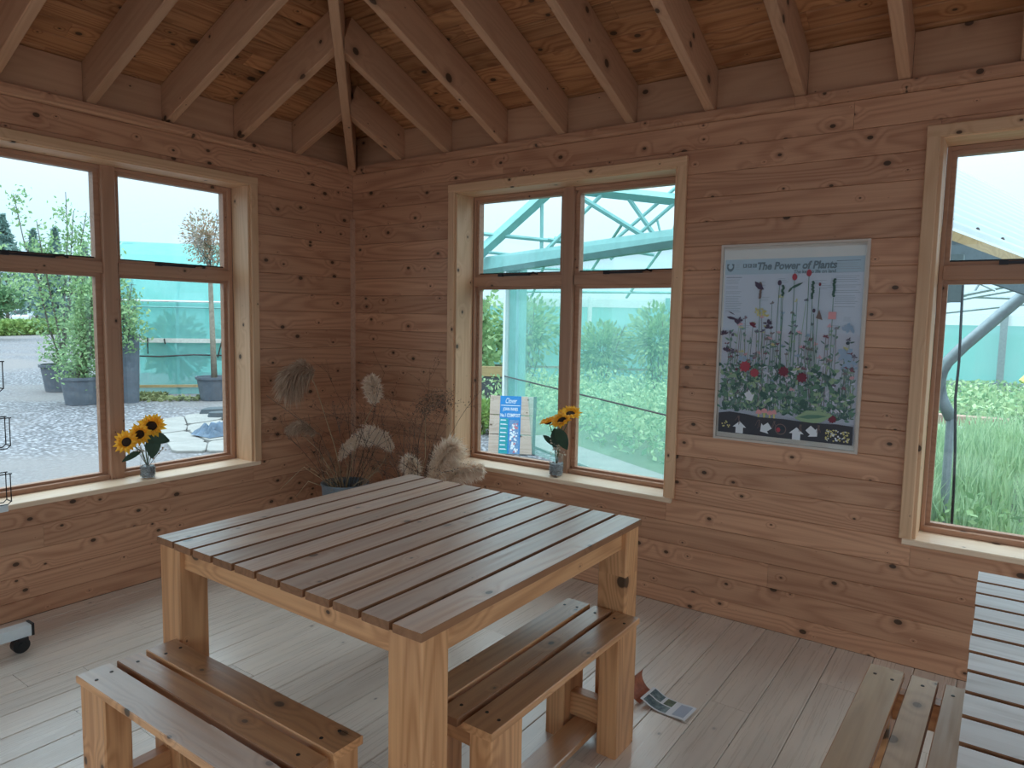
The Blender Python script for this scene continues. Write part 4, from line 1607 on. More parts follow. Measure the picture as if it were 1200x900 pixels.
for (x, y, s, lb) in ((-9.75, 6.05, .26, 'flat dark slab lying at the far edge of the flagstones'), (-9.35, 5.85, .20, 'smaller dark stone beside the flat dark slab on the flagstones')):
    m = MB()
    pts = [(s * math.cos(a) * rr.uniform(.8, 1.3) * .7, s * math.sin(a) * rr.uniform(.8, 1.3)) for a in [i * .785 for i in range(8)]]
    m.add([(p[0], p[1], 0) for p in pts] + [(p[0] * .85, p[1] * .85, .075) for p in pts], [tuple(range(8, 16))] + [(k, (k + 1) % 8, 8 + (k + 1) % 8, 8 + k) for k in range(8)])
    tag(m.build('stone_slab', M_FABRIC, None, loc=(x, y, GZ + .03)), lb, 'stone')

# ------------------------------------------------------------------ net tunnel beyond the left window
D = Vector((0.621, 0.784, 0))
Nn = Vector((-0.784, 0.621, 0))
TA = Vector((-13.33, 6.48, 0)) - D * .35
nt_ = tag(empty('net_tunnel', TA), 'teal netted tunnel with pipe rails and a pale timber rail beyond the left window', 'tunnel')
TLN = 6.5


def tp_(u, w, z):
    q = D * u + Nn * w
    return (q.x, q.y, z)


m = MB()
pf = [(0.0, GZ), (0.0, 1.15), (.05, 1.62), (.30, 2.10), (.80, 2.50), (1.6, 2.80), (2.6, 2.90)]
v = [tp_(u, w, z) for (w, z) in pf for u in (0, TLN)]
m.add(v, [(i * 2, i * 2 + 1, i * 2 + 3, i * 2 + 2) for i in range(len(pf) - 1)])
m.build('net', M_NET, nt_)
m = MB()
m.add([tp_(-.5, 5.2, GZ), tp_(TLN, 5.2, GZ), tp_(TLN, 5.2, 1.6), tp_(-.5, 5.2, 1.6), tp_(-.5, 4.4, 2.5), tp_(TLN, 4.4, 2.5), tp_(-.5, 2.6, 2.90), tp_(TLN, 2.6, 2.90)],
      [(0, 1, 2, 3), (3, 2, 5, 4), (4, 5, 7, 6)])
m.build('rear_net', M_NETBACK, nt_)
for k, (w, z, r) in enumerate(((-.02, 1.60, .022), (-.02, 1.49, .016))):
    m = MB()
    m.tube([tp_(0, w, z), tp_(TLN, w, z)], r, 6)
    m.build('pipe_rail', M_WSTEEL if k == 0 else M_TEALM, nt_)
m = MB()
m.add([tp_(u, w, z) for u in (0.1, 2.35) for (w, z) in ((-.06, .825), (-.015, .825), (-.015, .905), (-.06, .905))], [(0, 1, 5, 4), (1, 2, 6, 5), (2, 3, 7, 6), (3, 0, 4, 7), (3, 2, 1, 0), (4, 5, 6, 7)])
m.build('timber_rail', plain('limewashed_timber', lin(206, 206, 198), 0.8, var=0.2), nt_)
m = MB()
m.tube([tp_(.3, -.05, .58), tp_(.9, -.05, .565), tp_(1.5, -.05, .60), tp_(2.6, -.05, .57)], .016, 6)
m.build('hose', M_BLACK, nt_)
m = MB()
m.add([tp_(u, w, z) for u in (0.0, TLN) for (w, z) in ((-.05, -.02), (0, -.02), (0, .03), (-.05, .03))], [(0, 1, 5, 4), (1, 2, 6, 5), (2, 3, 7, 6), (3, 0, 4, 7), (3, 2, 1, 0), (4, 5, 6, 7)])
m.build('base_rail', M_EXT, nt_)
m = MB()
m.tube([tp_(.25, .06, 1.60), tp_(1.75, .06, .05)], .022, 6)
m.build('brace', M_TEALM, nt_)
for u in (-.02, 1.22, 2.75, 4.4):
    m = MB()
    m.tube([tp_(u, w + .03, z - .02) for (w, z) in pf], .026, 6)
    m.build('hoop', M_TEALM, nt_)
for (u, z0, z1, du) in ((.72, .92, .62, 0), (1.0, .90, .80, .02), (2.02, .92, .55, -.10)):
    m = MB()
    m.tube([tp_(u, -.07, z0), tp_(u + du * .5, -.08, (z0 + z1) / 2), tp_(u + du, -.075, z1)], .014, 5)
    m.build('hanging_tie', M_BLACK, nt_)
for (u, w, hh, rx, sd, lb) in ((.9, 1.9, 1.1, .7, 51, 'rounded dark shrub seen through the net tunnel, behind its thin hoop'), (2.3, 2.2, 1.2, .75, 52, 'broad shrub seen through the net tunnel above the reddish tree pot'), (3.6, 1.8, .9, .6, 53, 'low shrub at the hidden far end inside the net tunnel')):
    q = TA + D * u + Nn * w
    t = tag(empty('shrub', (q.x, q.y, GZ)), lb, 'plant', 'shrubs inside the net tunnel')
    m, pts = branching(0, hh, 5, .5, sd, .015)
    m.build('branches', M_BARKD, t)
    leaves('foliage', blob(900, (0, 0, hh * .75), (rx, rx, hh * .65), sd, .4), .10, M_GREENB, t, sd)

# ------------------------------------------------------------------ far side of the yard
hp = []
for i in range(5200):
    a = R.random()
    p = Vector((-47.5, 15.2, 0)).lerp(Vector((-53.0, 24.6, 0)), a)
    hp.append((p.x + R.uniform(-.8, .8), p.y + R.uniform(-.3, .3), GZ + R.uniform(0, .95)))
t = tag(empty('hedge', (0, 0, 0)), 'low yellow-green clipped hedge across the far side of the gravel yard', 'hedge')
leaves('foliage', hp, .13, M_GREENC, t, 61)
m = MB()
for a in (.1, .3, .5, .7, .9):
    p = Vector((-47.5, 15.2, 0)).lerp(Vector((-53.0, 24.6, 0)), a)
    m.tube([(p.x, p.y, GZ), (p.x, p.y, .5)], .04, 5)
stuff(m.build('stems', M_BARKD, t))


def far_tree(loc, h, rx, kind, label, seed, n=1400, ls_=.16):
    t = tag(empty('tree', (loc[0], loc[1], GZ)), label, 'tree', 'trees beyond the yard')
    m = MB()
    m.tube([(0, 0, 0), (.1, 0, h * .5), (0, 0, h * .93)], h * .018 + .02, 6, r1=.02)
    m.build('trunk', M_BARKD, t)
    if kind == 'pine':
        pts = []
        rr_ = random.Random(seed)
        k = 0
        for i in range(n):
            z = rr_.random()
            w = rx * (1.02 - z) * (0.55 + .45 * abs(math.sin(z * 24 + 1)))
            a = rr_.uniform(0, 6.28)
            q = w * rr_.random() ** .5
            pts.append((q * math.cos(a), q * math.sin(a), h * (.18 + .82 * z) - q * .15))
        leaves('foliage', pts, ls_, M_GREEND, t, seed, 0, .35)
    else:
        P2 = np.concatenate([blob(n // 5, (rx * math.cos(k * 1.3) * .5, rx * math.sin(k * 1.3) * .5, h * (.45 + .11 * k)), (rx * .62, rx * .62, h * .20), seed + k, .2) for k in range(5)])
        leaves('foliage', P2, ls_, kind, t, seed)
    return t


far_tree((-62.5, 21.6), 8.6, 3.0, 'pine', 'blue-grey conifer at the left edge of the left window, behind the hedge', 71, 1500, .30)
far_tree((-65.5, 24.7), 8.0, 2.5, 'pine', 'blue-grey conifer standing over the green shed', 72, 1500, .30)
far_tree((-65.2, 26.2), 8.3, 1.9, 'pine', 'narrow blue-grey conifer right of the one over the green shed', 73, 1300, .30)
far_tree((-64.7, 28.2), 7.2, 2.2, 'pine', 'shorter conifer behind the tall potted tree', 74, 1300, .30)
far_tree((-42.0, 13.2), 3.6, 1.9, M_GREENB, 'dense round bush at the left edge of the yard before the hedge end', 75, 2600, .17)
far_tree((-52.0, 17.6), 6.0, 2.6, M_GREENA, 'open pale tree rising behind the left end of the hedge', 76, 1100, .13)
far_tree((-58.0, 28.5), 4.6, 2.8, M_GREENB, 'bushy tree behind the right end of the hedge', 77, 2200, .2)

sh = tag(empty('shed', (-72.0, 33.8, GZ), math.radians(62)), 'long low green shed behind the hedge and the parked car', 'building')
m = MB()
m.box(-6, 9, -2, 2, 0, 2.1)
m.build('walls', M_SHED, sh)
m = MB()
m.add([(-6.2, -2.3, 2.05), (9.2, -2.3, 2.05), (9.2, 2.3, 2.05), (-6.2, 2.3, 2.05), (-6.2, 0, 2.5), (9.2, 0, 2.5)], [(0, 1, 5, 4), (2, 3, 4, 5), (0, 4, 3), (1, 2, 5), (3, 2, 1, 0)])
m.build('roof', M_FABRIC, sh)
m = MB()
m.box(-5.2, -2.6, 2.0, 2.06, 0, 1.9)
m.build('door', M_WSTEEL, sh)
ca = tag(empty('car', (-98.8, 35.5, GZ), math.radians(-20)), 'small white car parked beyond the hedge at the left of the yard', 'car')
m = MB()
prf = [(-2.0, .35), (-2.0, .80), (-1.2, .92), (1.9, .92), (2.0, .7), (2.0, .35)]
m.add([(x, -.82, z) for x, z in prf] + [(x, .82, z) for x, z in prf], [(5, 4, 3, 2, 1, 0), (6, 7, 8, 9, 10, 11)] + [(k, (k + 1) % 6, 6 + (k + 1) % 6, 6 + k) for k in range(6)])
m.build('body', M_WHITE, ca)
m = MB()
prf = [(-1.0, .92), (-.4, 1.42), (1.2, 1.42), (1.75, .92)]
m.add([(x, -.70, z) for x, z in prf] + [(x, .70, z) for x, z in prf], [(3, 2, 1, 0), (4, 5, 6, 7)] + [(k, (k + 1) % 4, 4 + (k + 1) % 4, 4 + k) for k in range(4)])
m.build('cabin', M_DMETAL, ca)
for x in (-1.25, 1.25):
    for y in (-.8, .8):
        m = MB()
        m.tube([(x, y - .1, .31), (x, y + .1, .31)], .31, 14)
        m.build('wheel', M_BLACK, ca)
m = MB()
m.box(-2.02, -1.98, -.7, .7, .6, .72)
m.build('lights', plain('red_lamp', lin(190, 60, 60), 0.3), ca)

# ------------------------------------------------------------------ shade house beyond the middle window
E1 = Vector((-0.883, 0.47, 0))
E2 = Vector((0.47, 0.883, 0))
S0 = Vector((-4.97, 6.90, 0))
hs = tag(empty('shade_house', S0), 'teal netted shade house with a gutter beam and roof trusses beyond the middle window', 'greenhouse')


def hp_(p):
    return (p[0] - S0.x, p[1] - S0.y, p[2])


m = MB()
g0, g1_ = Vector((-6.9, 7.92, 0)), Vector((-1.15, 4.86, 0))
v = []
for (g, z0, z1) in ((g0, 1.93, 2.17), (g1_, 2.00, 2.12)):
    for (dn, z) in ((-.07, z1), (-.09, z0 + .05), (-.04, z0), (.05, z0), (.07, z1), (.05, z1), (.03, z0 + .06), (-.05, z1)):
        q = g + E2 * dn
        v.append(hp_((q.x, q.y, z)))
m.add(v, [(k, (k + 1) % 8, 8 + (k + 1) % 8, 8 + k) for k in range(8)] + [tuple(range(7, -1, -1)), tuple(range(8, 16))])
m.build('gutter', M_TEALM, hs)


def post(q, w, d, z0, z1, mat, name='post'):
    c = Vector(q)
    mm = MB()
    v_ = []
    for z in (z0, z1):
        for (a, b__) in ((-w / 2, -d / 2), (w / 2, -d / 2), (w / 2, d / 2), (-w / 2, d / 2)):
            p = c - E1 * a + E2 * b__
            v_.append(hp_((p.x, p.y, z)))
    mm.add(v_, [(3, 2, 1, 0), (4, 5, 6, 7), (0, 1, 5, 4), (1, 2, 6, 5), (2, 3, 7, 6), (3, 0, 4, 7)])
    return mm.build(name, mat, hs)


P0 = S0.copy()
post(P0 + Vector((.03, -.015, 0)), .055, .08, GZ, 2.0, M_WSTEEL)
post(P0 - E1 * .20 + E2 * .06, .24, .10, GZ, 2.02, M_TEALM, 'column')
post(Vector((-1.9, 5.27, 0)) + E2 * .03, .08, .08, GZ, 2.02, M_TEALM)
# thin net hung from the gutter, from the post rightwards
m = MB()
va, vb = P0 - E1 * .02, Vector((-1.35, 4.97, 0))
nn = 14
v = []
for i in range(nn + 1):
    q = va.lerp(vb, i / nn) + E2 * (.015 * math.sin(i * 2.1))
    v += [hp_((q.x, q.y, GZ + .02)), hp_((q.x, q.y, 2.0))]
m.add(v, [(i * 2, i * 2 + 2, i * 2 + 3, i * 2 + 1) for i in range(nn)])
m.build('net', M_VEIL, hs)
m = MB()
q0, q1 = P0 - E2 * .03, Vector((-2.0, 5.30, 0)) - E2 * .03
m.tube([hp_((q0.x, q0.y, .70)), hp_(((q0.x + q1.x) / 2, (q0.y + q1.y) / 2, .66)), hp_((q1.x, q1.y, .62))], .008, 5)
m.build('wire', M_DMETAL, hs)


def strut(a, b, r, ext0=0.0, ext1=0.0):
    a, b = Vector(a), Vector(b)
    d = b - a
    a2, b2 = a - d * ext0, b + d * ext1
    mm = MB()
    mm.tube([hp_(a2), hp_(b2)], r, 6)
    return mm.build('strut', M_TEALM, hs)


for (a, b_, r, e0, e1_) in (
        ((-4.2, 7.39, 2.81), (-3.43, 7.78, 2.29), .034, .6, .0), ((-3.8, 7.61, 2.9), (-3.4, 7.79, 2.3), .030, .4, 0),
        ((-3.45, 7.77, 2.76), (-3.94, 7.53, 2.28), .022, .6, .3), ((-3.3, 7.83, 2.73), (-3.78, 7.61, 2.26), .024, .6, .3),
        ((-4.02, 7.49, 2.88), (-4.2, 7.39, 2.67), .026, .8, 2.2), ((-4.21, 7.39, 2.29), (-3.84, 7.59, 2.23), .020, 1.0, 1.0),
        ((-3.44, 7.77, 2.57), (-3.37, 7.8, 2.3), .015, 0, .2), ((-3.23, 7.86, 2.53), (-3.3, 7.83, 2.32), .034, 1.6, .3),
        ((-4.8, 7.38, 2.86), (-4.79, 7.38, 2.15), .022, .4, .1), ((-5.39, 6.96, 2.43), (-4.58, 7.51, 2.35), .026, .6, .8),
        ((-5.38, 6.96, 2.21), (-4.78, 7.39, 2.15), .020, .6, .5), ((-4.59, 7.51, 2.43), (-4.75, 7.41, 2.25), .022, .8, .2)):
    strut(a, b_, r, e0, e1_)
for (a, b_, w) in (((-4.83, 7.35, 2.85), (-5.38, 6.96, 2.23), .075), ((-3.99, 7.51, 2.90), (-3.23, 7.86, 2.80), .07)):
    a, b_ = Vector(a), Vector(b_)
    d = (b_ - a)
    a2, b2 = a - d * .5, b_ + d * .5
    mm = MB()
    mm.tube([hp_(a2), hp_(b2)], w, 4)
    mm.build('roof_beam', M_TEALM, hs)
# the slanting roof pipes further back, and the rear wall of net under its pale eave
FA, FB = Vector((-10.6, 12.55, 0)), Vector((-2.6, 16.5, 0))
for (a, b_, r) in (((-7.9, 13.6, 1.95), (-6.0, 12.0, 3.2), .03), ((-6.9, 14.1, 1.9), (-5.0, 12.2, 3.1), .03), ((-6.0, 14.6, 1.9), (-4.2, 12.9, 3.0), .03), ((-9.3, 12.9, 2.0), (-4.0, 14.9, 2.0), .03), ((-9.0, 12.6, 2.5), (-4.0, 13.6, 2.3), .03), ((-8.8, 13.2, 1.9), (-7.4, 11.9, 3.0), .03)):
    strut(a, b_, r)


def wallquad(name, a, b_, z0, z1, mat, off=0.0):
    dv = (b_ - a).normalized()
    no = Vector((-dv.y, dv.x, 0)) * off
    mm = MB()
    mm.add([hp_((a.x + no.x, a.y + no.y, z0)), hp_((b_.x + no.x, b_.y + no.y, z0)), hp_((b_.x + no.x, b_.y + no.y, z1)), hp_((a.x + no.x, a.y + no.y, z1)),
            hp_((a.x + no.x, a.y + no.y, z1)), hp_((b_.x + no.x, b_.y + no.y, z1))], [(0, 1, 2, 3)])
    return mm.build(name, mat, hs)


wallquad('rear_net', FA, FB, GZ, 1.68, M_NETBACK)
for (za, zb, mt, nm) in ((1.68, 1.86, M_WSTEEL, 'eave_sheet'), (.28, .33, M_PALLET, 'skirt_board')):
    dv = (FB - FA).normalized()
    no = Vector((dv.y, -dv.x, 0)) * .05
    mm = MB()
    v = []
    for z in (za, zb):
        for (p, o_) in ((FA, 0), (FB, 0), (FB, 1), (FA, 1)):
            v.append(hp_((p.x + no.x * o_, p.y + no.y * o_, z)))
    mm.add(v, [(0, 1, 2, 3), (7, 6, 5, 4), (1, 0, 4, 5), (2, 1, 5, 6), (3, 2, 6, 7), (0, 3, 7, 4)])
    mm.build(nm, mt, hs)
for a in (.18, .36, .55, .75):
    q = FA.lerp(FB, a) + Vector((.05, -.12, 0))
    post(q, .07, .07, GZ, 1.9, M_WSTEEL if a in (.36,) else M_TEALM)

# plant beds inside, the bush behind and the hedge plants left of the post
lawn = MB()
lawn.add([(-12.0, 13.4, GZ + .01), (-5.2, 7.6, GZ + .01), (-1.3, 5.6, GZ + .01), (3.5, 5.6, GZ + .01), (6, 19.4, GZ + .01), (-4, 19.4, GZ + .01)], [(0, 1, 2, 3, 4, 5)])
struct(lawn.build('ground_bed', plain('bed_soil', lin(96, 116, 88), 0.9, var=.35, scale=2.5)))
sl = MB()
c = [S0 + E1 * .3 + E2 * .25, Vector((-1.4, 5.0, 0)) + E2 * .1, Vector((-1.4, 5.0, 0)) + E2 * .62, S0 + E1 * .3 + E2 * .75]
sl.add([(p.x, p.y, GZ + .012) for p in c] + [(p.x, p.y, GZ + .03) for p in c], [(4, 5, 6, 7), (0, 1, 5, 4), (1, 2, 6, 5), (2, 3, 7, 6), (3, 0, 4, 7)])
struct(sl.build('path_strip', M_STONE))


def bedpts(n, e1r, e2r, hfun, seed):
    rr_ = random.Random(seed)
    out = []
    for i in range(n):
        a, b__ = rr_.uniform(*e1r), rr_.uniform(*e2r)
        q = Vector((0, 0, 0)) + E1 * a + E2 * b__
        if q.x < -.3 * q.y:
            out.append((q.x, q.y, GZ + rr_.random() * hfun(a, b__)))
    return out


def e_of(q):
    return Vector(q).dot(E1), Vector(q).dot(E2)


tag(leaves('bed_plants', bedpts(19000, (4.0, 13.0), (4.75, 9.8), lambda a, b: .42 + .14 * math.sin(b * 4.2) + .08 * math.sin(a * 5), 81), .045, M_GRASSB, None, 81),
    'dense green plants in beds seen through the teal net', 'plants')['kind'] = 'stuff'
t = tag(empty('shrub', (-8.1, 10.3, GZ)), 'tall leafy bush behind the left pane of the middle window', 'plant')
m, pts = branching(0, 2.1, 7, .8, 83, .025)
m.build('branches', M_BARKD, t)
P_ = np.array(pts)
leaves('foliage', P_[NR.integers(0, len(P_), 2200)] + NR.normal(size=(2200, 3)) * .14, .075, M_GREENA, t, 83)
for k, (x, y, hh, r, lb) in enumerate(((-8.7, 12.9, 2.1, .9, 'tall bush seen through the net left of the white inner post'), (-7.2, 13.6, 1.5, .7, 'bush seen through the net just right of the white inner post'), (-6.1, 14.0, 1.9, .7, 'bush by the rear net near the right edge of the middle window'), (-9.6, 12.2, 1.7, .8, 'bush by the rear net directly behind the wide teal column'))):
    t = tag(empty('bush', (x, y, GZ)), lb, 'plant', 'bushes before the rear net')
    m, pts = branching(0, hh, 6, r * .7, 120 + k, .02)
    m.build('branches', M_BARKD, t)
    leaves('foliage', blob(1300, (0, 0, hh * .62), (r, r, hh * .42), 120 + k, .25), .07, M_GREENA, t, 120 + k)
for k, (x, y, r, lb) in enumerate(((-5.75, 7.35, .34, 'bright green low shrub at the left of the leaning compost board'), (-6.35, 7.75, .36, 'low bright shrub behind the one beside the compost board'), (-5.35, 7.55, .30, 'small bright shrub hidden half behind the compost board'))):
    t = tag(empty('low_shrub', (x, y, GZ)), lb, 'plant', 'low shrubs by the compost board')
    m, pts = branching(0, .4, 5, .25, 90 + k, .008)
    m.build('branches', M_BARKD, t)
    leaves('foliage', blob(700, (0, 0, .24), (r, r, .26), 90 + k, .3), .045, M_GREENC, t, 90 + k)
fc = tag(empty('low_fence', (-8.0, 9.2, GZ), math.atan2(.9, 1.9)), 'low dark fabric fence with a yellowish top board left of the white post', 'fence')
m = MB()
m.box(-1.6, 1.2, -.01, .01, 0, .55)
m.build('fabric', M_FABRIC, fc)
m = MB()
m.box(-1.6, 1.2, -.03, .03, .55, .72)
m.build('top_board', M_EXT, fc)

# compost advertisement on a pallet board
TLc, TRc, BRc, BLc = Vector((-4.72, 6.40, .51)), Vector((-4.30, 6.69, .50)), Vector((-4.31, 6.56, -.13)), Vector((-4.72, 6.28, -.13))
X = (TRc - TLc).normalized()
Yv = ((TLc + TRc) / 2 - (BLc + BRc) / 2)
Yv = (Yv - X * Yv.dot(X)).normalized()
Zv = X.cross(Yv)
BW, BHt = .53, .665
org = (BLc + BRc) / 2 - X * BW / 2
sg = tag(empty('compost_board', (org.x, org.y, org.z)), 'pallet board with a blue compost banner leaning outside the middle window', 'sign')
MS = axes(X, Yv, Zv, (0, 0, 0))
sgi = sg
sg.matrix_local = axes(X, Yv, Zv, (org.x, org.y, GZ + .012))
lean = math.radians(-5.5)
SK = Matrix.Rotation(lean, 4, 'Z')
ROT = Matrix.Translation((0.0, 0, 0)) @ SK
for k in range(3):
    bar('plank', M_PALLET, sg, 'x', 0, BW - .035, k * BHt / 3 + .004, (k + 1) * BHt / 3 - .004, -.012, .012, .003)
bar('side_batten', M_FABRIC, sg, 'y', BW - .034, BW, 0, BHt, -.045, .016, .002)
bar('side_batten', M_PALLET, sg, 'y', 0.0, .04, 0.0, BHt, -.04, -.0125, .002)
m = MB()
bx0, bx1, by0, by1 = .115, .355, .005, BHt - .003
NB = 8
for i in range(NB):
    ya, yb = by0 + (by1 - by0) * i / NB, by0 + (by1 - by0) * (i + 1) / NB
    m.add([(bx0, ya, .0135), (bx1, ya, .0135), (bx1, yb, .0135), (bx0, yb, .0135)], [(0, 1, 2, 3)], 0)
m.add([(bx0, by0, .0138), (bx0 + .10, by0, .0138), (bx0 + .10, by0 + .40, .0138), (bx0, by0 + .40, .0138)], [(0, 1, 2, 3)], 1)
m.add([(bx0 + .115, by0, .0138), (bx1 - .01, by0, .0138), (bx1 - .02, by0 + .385, .0138), (bx0 + .115, by0 + .385, .0138)], [(0, 1, 2, 3)], 2)
rb = random.Random(3)
for k in range(60):
    cx_, cy_ = rb.uniform(bx0 + .13, bx1 - .03), rb.uniform(by0 + .02, by0 + .34)
    s = rb.uniform(.006, .014)
    m.add([(cx_ - s, cy_ - s, .0140 + k * .000005), (cx_ + s, cy_ - s * .6, .0140 + k * .000005), (cx_ + s * .7, cy_ + s, .0140 + k * .000005), (cx_ - s * .8, cy_ + s * .8, .0140 + k * .000005)], [(0, 1, 2, 3)], rb.choice((3, 4, 4)))
for k in range(8):
    y = by0 + .375 - k * .047
    m.add([(bx0 + .012, y, .0141), (bx0 + .012 + rb.uniform(.06, .085), y, .0141), (bx0 + .07, y + .012, .0141), (bx0 + .012, y + .012, .0141)], [(0, 1, 2, 3)], 4)
m.add([(bx0 + .01, by0 + .545, .0141), (bx1 - .01, by0 + .545, .0141), (bx1 - .01, by0 + .552, .0141), (bx0 + .01, by0 + .552, .0141)], [(0, 1, 2, 3)], 4)
m.build('banner', [M_BLUE, plain('banner_teal', lin(40, 150, 160), .5), plain('banner_photo', lin(120, 160, 190), .5, col2=lin(90, 120, 170), scale=30), plain('banner_red', lin(196, 110, 120), .5), M_PAPER], sg)
tx = lambda y: axes((1, 0, 0), (0, 1, 0), (0, 0, 1), ((bx0 + bx1) / 2, y, .0144))
text('brand_word', 'Clover', .085, M_PAPER, sg, tx(by0 + .60), 'CENTER', shear=.35, off=.0005, w=.13)
text('banner_line', 'JOHN INNES', .05, M_PAPER, sg, tx(by0 + .505), 'CENTER', off=.001, w=.17)
text('banner_line', 'No.1 COMPOST', .055, M_PAPER, sg, tx(by0 + .435), 'CENTER', off=.0014, w=.225)

# ------------------------------------------------------------------ beyond the third window: lean-to roof, tall grasses, far net wall
lt = tag(empty('lean_to_roof', (0, 5, 1.8)), 'pale corrugated lean-to roof with a timber edge board above the third window view', 'roof')


def lp(p):
    return Vector((p[0], p[1] - 5, p[2] - 1.8))


RL, RR_, RT1, RT2 = lp((-.285, 4.59, 1.935)), lp((.05, 5.2, 1.825)), lp((-.49, 7.98, 2.87)), lp((.04, 8.4, 2.58))
dx_ = (RR_ - RL)
Lo = RL - dx_ * .5
Hi = RT1 - (RT2 - RT1) * .5
Lo2 = RL + dx_ * 4.5
Hi2 = RT1 + (RT2 - RT1) * 4.5
nrm = (RR_ - RL).cross(RT1 - RL).normalized()
if nrm.z < 0:
    nrm = -nrm
m = MB()
NS = 96
v = []
for i in range(NS + 1):
    t_ = i / NS
    o_ = nrm * (.028 * math.sin(2 * math.pi * i / 8))
    v += [Lo.lerp(Hi, t_) + o_, Lo2.lerp(Hi2, t_) + o_]
m.add(v, [(i * 2, i * 2 + 1, i * 2 + 3, i * 2 + 2) for i in range(NS)])
m.build('corrugated_sheet', M_ROOFP, lt, smooth=True)
dn = Vector((0, 0, -1))


def slab(name, a, b_, z0, z1, th, mat):
    back = Vector((-dx_.y, dx_.x, 0)).normalized() * th
    mm = MB()
    v_ = []
    for p in (a, b_):
        for q in (p + dn * z0, p + dn * z1, p + dn * z1 + back, p + dn * z0 + back):
            v_.append(q)
    mm.add(v_, [(0, 1, 2, 3)[::-1], (4, 5, 6, 7), (0, 4, 5, 1), (1, 5, 6, 2), (2, 6, 7, 3), (3, 7, 4, 0)])
    return mm.build(name, mat, lt)


slab('edge_board', Lo, Lo2, .015, .095, .03, M_EXT)
slab('gable_panel', Lo + Vector((.03, .03, 0)), Lo2 + Vector((.03, .03, 0)), .08, .235, .02, plain('dark_gable', lin(70, 86, 92), .8, var=.2))
for k in range(7):
    p = Lo.lerp(Hi, .045).lerp(Lo2.lerp(Hi2, .045), .09 + .07 * k)
    mm = MB()
    mm.lathe([(0, .022), (.007, .019), (.012, .008), (.012, 0)], 8)
    mm.build('roof_screw', M_DMETAL, lt, loc=tuple(p + nrm * .01))
mm = MB()
mm.box(-.06, .06, -.05, .05, -.13, .13)
mm.build('junction_box', plain('box_teal_grey', lin(88, 108, 110), .6, var=.2), lt, loc=tuple(lp((-.285, 4.62, 1.66))))
m = MB()
m.tube([tuple(p) for p in [(-.222, 4.59, 1.70), (-.215, 4.59, 1.40), (-.21, 4.592, 1.20), (-.214, 4.59, 1.0), (-.196, 4.59, .7), (-.188, 4.6, .45), (-.182, 4.6, .05), (-.18, 4.6, GZ + .003)]], .0075, 6)
tag(m.build('hanging_cable', M_BLACK), 'thin black cable hanging down outside the third window', 'cable')
m = MB()
m.tube([(-.30, 6.05, .72), (-.36, 6.03, .85), (-.385, 6.0, 1.0), (-.35, 5.99, 1.13), (-.25, 5.99, 1.26), (.07, 6.0, 1.62), (.9, 6.02, 2.55)], .042, 10)
t = tag(empty('pipe_brace', (0, 0, 0)), 'thick grey pipe slanting up behind the third window', 'pipe')
m.build('pipe', M_GALV, t, smooth=True)
m = MB()
m.tube([(-.30, 6.05, .73), (-.30, 6.05, GZ)], .03, 8)
m.build('foot', M_GALV, t)

f3 = tag(empty('rear_net_wall', (0, 19.2, GZ)), 'teal net wall with a pale top band at the back of the third window view', 'wall')
m = MB()
m.add([(-3.5, 0, .30), (8, .2, .30), (8, .2, 1.58), (-3.5, 0, 1.58)], [(0, 1, 2, 3)])
m.build('net', M_NETBACK, f3)
m = MB()
m.box(-3.5, 8, -.06, .0, 1.58, 1.82)
m.build('top_band', M_WSTEEL, f3)
m = MB()
m.box(-3.5, 8, -.06, .0, 0, .30)
m.build('skirt', M_GALV, f3)
for x in (-1.75, -.08, 1.9, 3.8):
    m = MB()
    m.box(x - .07, x + .07, -.14, -.06, 0, 1.9)
    m.build('post', M_GALV, f3)
rf = tag(empty('roof_truss_frame', (0, 14, 0)), 'open pipe roof trusses over the beds in the third window view', 'roof')
for (a, b_, r) in (((-1.6, 0, 1.70), (2.4, 0, 2.65), .035), ((-1.8, 0, 2.25), (2.4, 0, 2.42), .04), ((-1.4, 1, 1.75), (1.8, 1, 2.4), .03), ((-1.1, 2, 1.65), (3, 2, 2.2), .03), ((-.9, -1, 2.32), (-.2, -1, 1.95), .02), ((-.35, 0, 2.32), (-.5, 0, 1.98), .02), ((.1, 0, 2.35), (-.15, 0, 2.1), .02), ((-1.8, 3, 2.05), (3, 3, 1.85), .035), ((-1.5, 3, 2.45), (3, 3, 2.25), .04), ((.3, 0, 2.36), (.9, 0, 2.2), .02)):
    mm = MB()
    mm.tube([a, b_], r, 6)
    mm.build('truss_pipe', M_GALV, rf)
for x in (-1.8, 2.4, 3.0):
    mm = MB()
    mm.tube([(x, 0, GZ), (x, 0, 2.7)], .04, 6)
    mm.build('truss_post', M_GALV, rf)


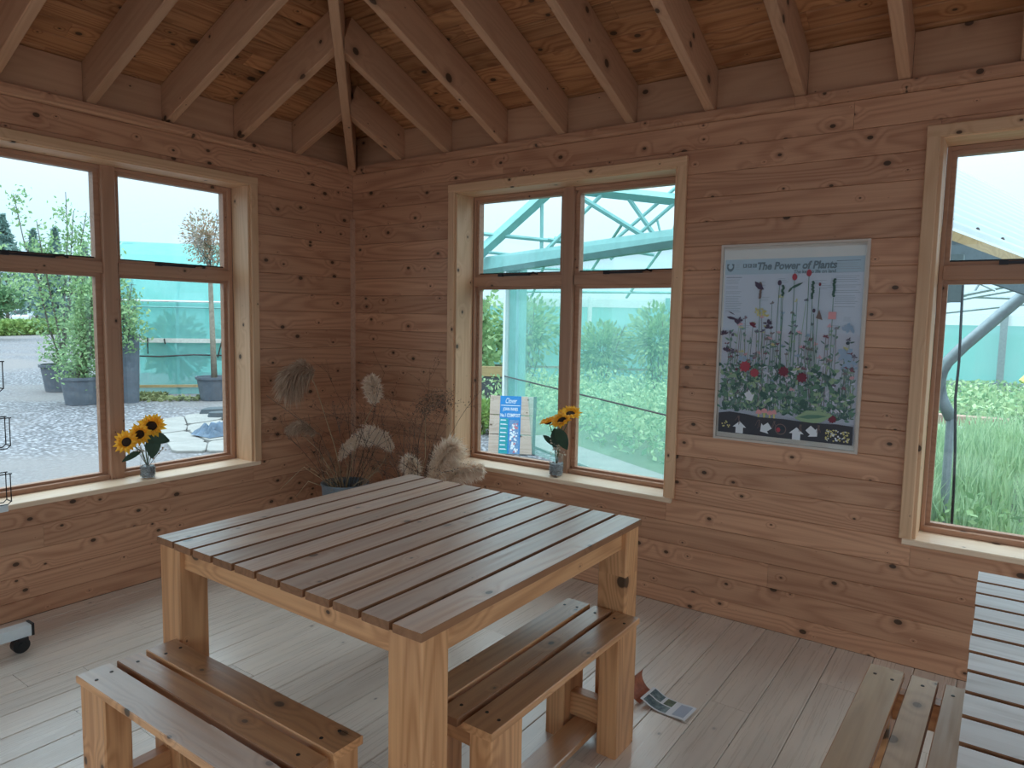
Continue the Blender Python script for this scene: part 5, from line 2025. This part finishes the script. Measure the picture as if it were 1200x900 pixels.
def blades(name, n, xr, yr, h, seed, mat, wl=.008):
    rr_ = random.Random(seed)
    v_, f_ = [], []
    for i in range(n):
        t_ = rr_.random()
        y = yr[0] + (yr[1] - yr[0]) * t_ ** 1.3
        x = rr_.uniform(xr[0], xr[1])
        cl = .75 + .35 * math.sin(x * 3.1 + y * 1.7) * math.sin(y * 2.3)
        hh = h * rr_.uniform(.5, 1.1) * cl
        a = rr_.uniform(0, 6.28)
        dx, dy = math.cos(a), math.sin(a)
        w = wl * rr_.uniform(.7, 1.5)
        b = rr_.uniform(.1, .45) * hh
        ax_, ay = rr_.uniform(-1, 1) * b, rr_.uniform(-1, 1) * b
        k = len(v_)
        v_ += [(x - dx * w, y - dy * w, GZ), (x + dx * w, y + dy * w, GZ), (x + dx * w * .8 + ax_ * .35, y + dy * w * .8 + ay * .35, GZ + hh * .6), (x - dx * w * .8 + ax_ * .35, y - dy * w * .8 + ay * .35, GZ + hh * .6), (x + ax_, y + ay, GZ + hh)]
        f_ += [(k, k + 1, k + 2, k + 3), (k + 3, k + 2, k + 4)]
    return stuff(obj(name, mk(name, v_, f_, False, [mat])))


tag(blades('tall_grass', 11000, (-1.6, 2.4), (5.9, 11.6), .50, 101, M_GRASSA), 'bed of tall pale green grasses just outside the third window', 'grass')
tag(leaves('bed_plants', [(R.uniform(-2.5, 3.5), R.uniform(12.6, 18.3), GZ + R.random() * .42) for i in range(9000)], .05, M_GRASSB, None, 102), 'low green plants in the rear bed of the third window view', 'plants')
tag(leaves('border_weeds', [(R.uniform(-.6, 1.2), R.uniform(5.75, 6.5), GZ + R.random() * .28) for i in range(420)], .035, M_GREENA, None, 103), 'leafy weeds at the foot of the grasses below the third window', 'plants')
be = tag(empty('bed_edging', (0, 12.0, GZ)), 'pale edging boards between the two beds of the third window view', 'edging')
m = MB()
m.box(-2.5, 3.5, 0, .05, 0, .10)
m.build('board', M_WSTEEL, be)
m = MB()
m.box(-2.5, .1, .25, .50, 0, .22)
m.build('crate_row', plain('terracotta_trays', lin(168, 136, 120), .8, var=.25), be)
m = MB()
m.tube([(.3, 18.4, .25), (.45, 18.5, .42)], .06, 6)
tag(m.build('yellow_marker', plain('yellow_tag', lin(222, 224, 120), .6)), 'small yellow label tag standing by the rear net wall', 'tag')
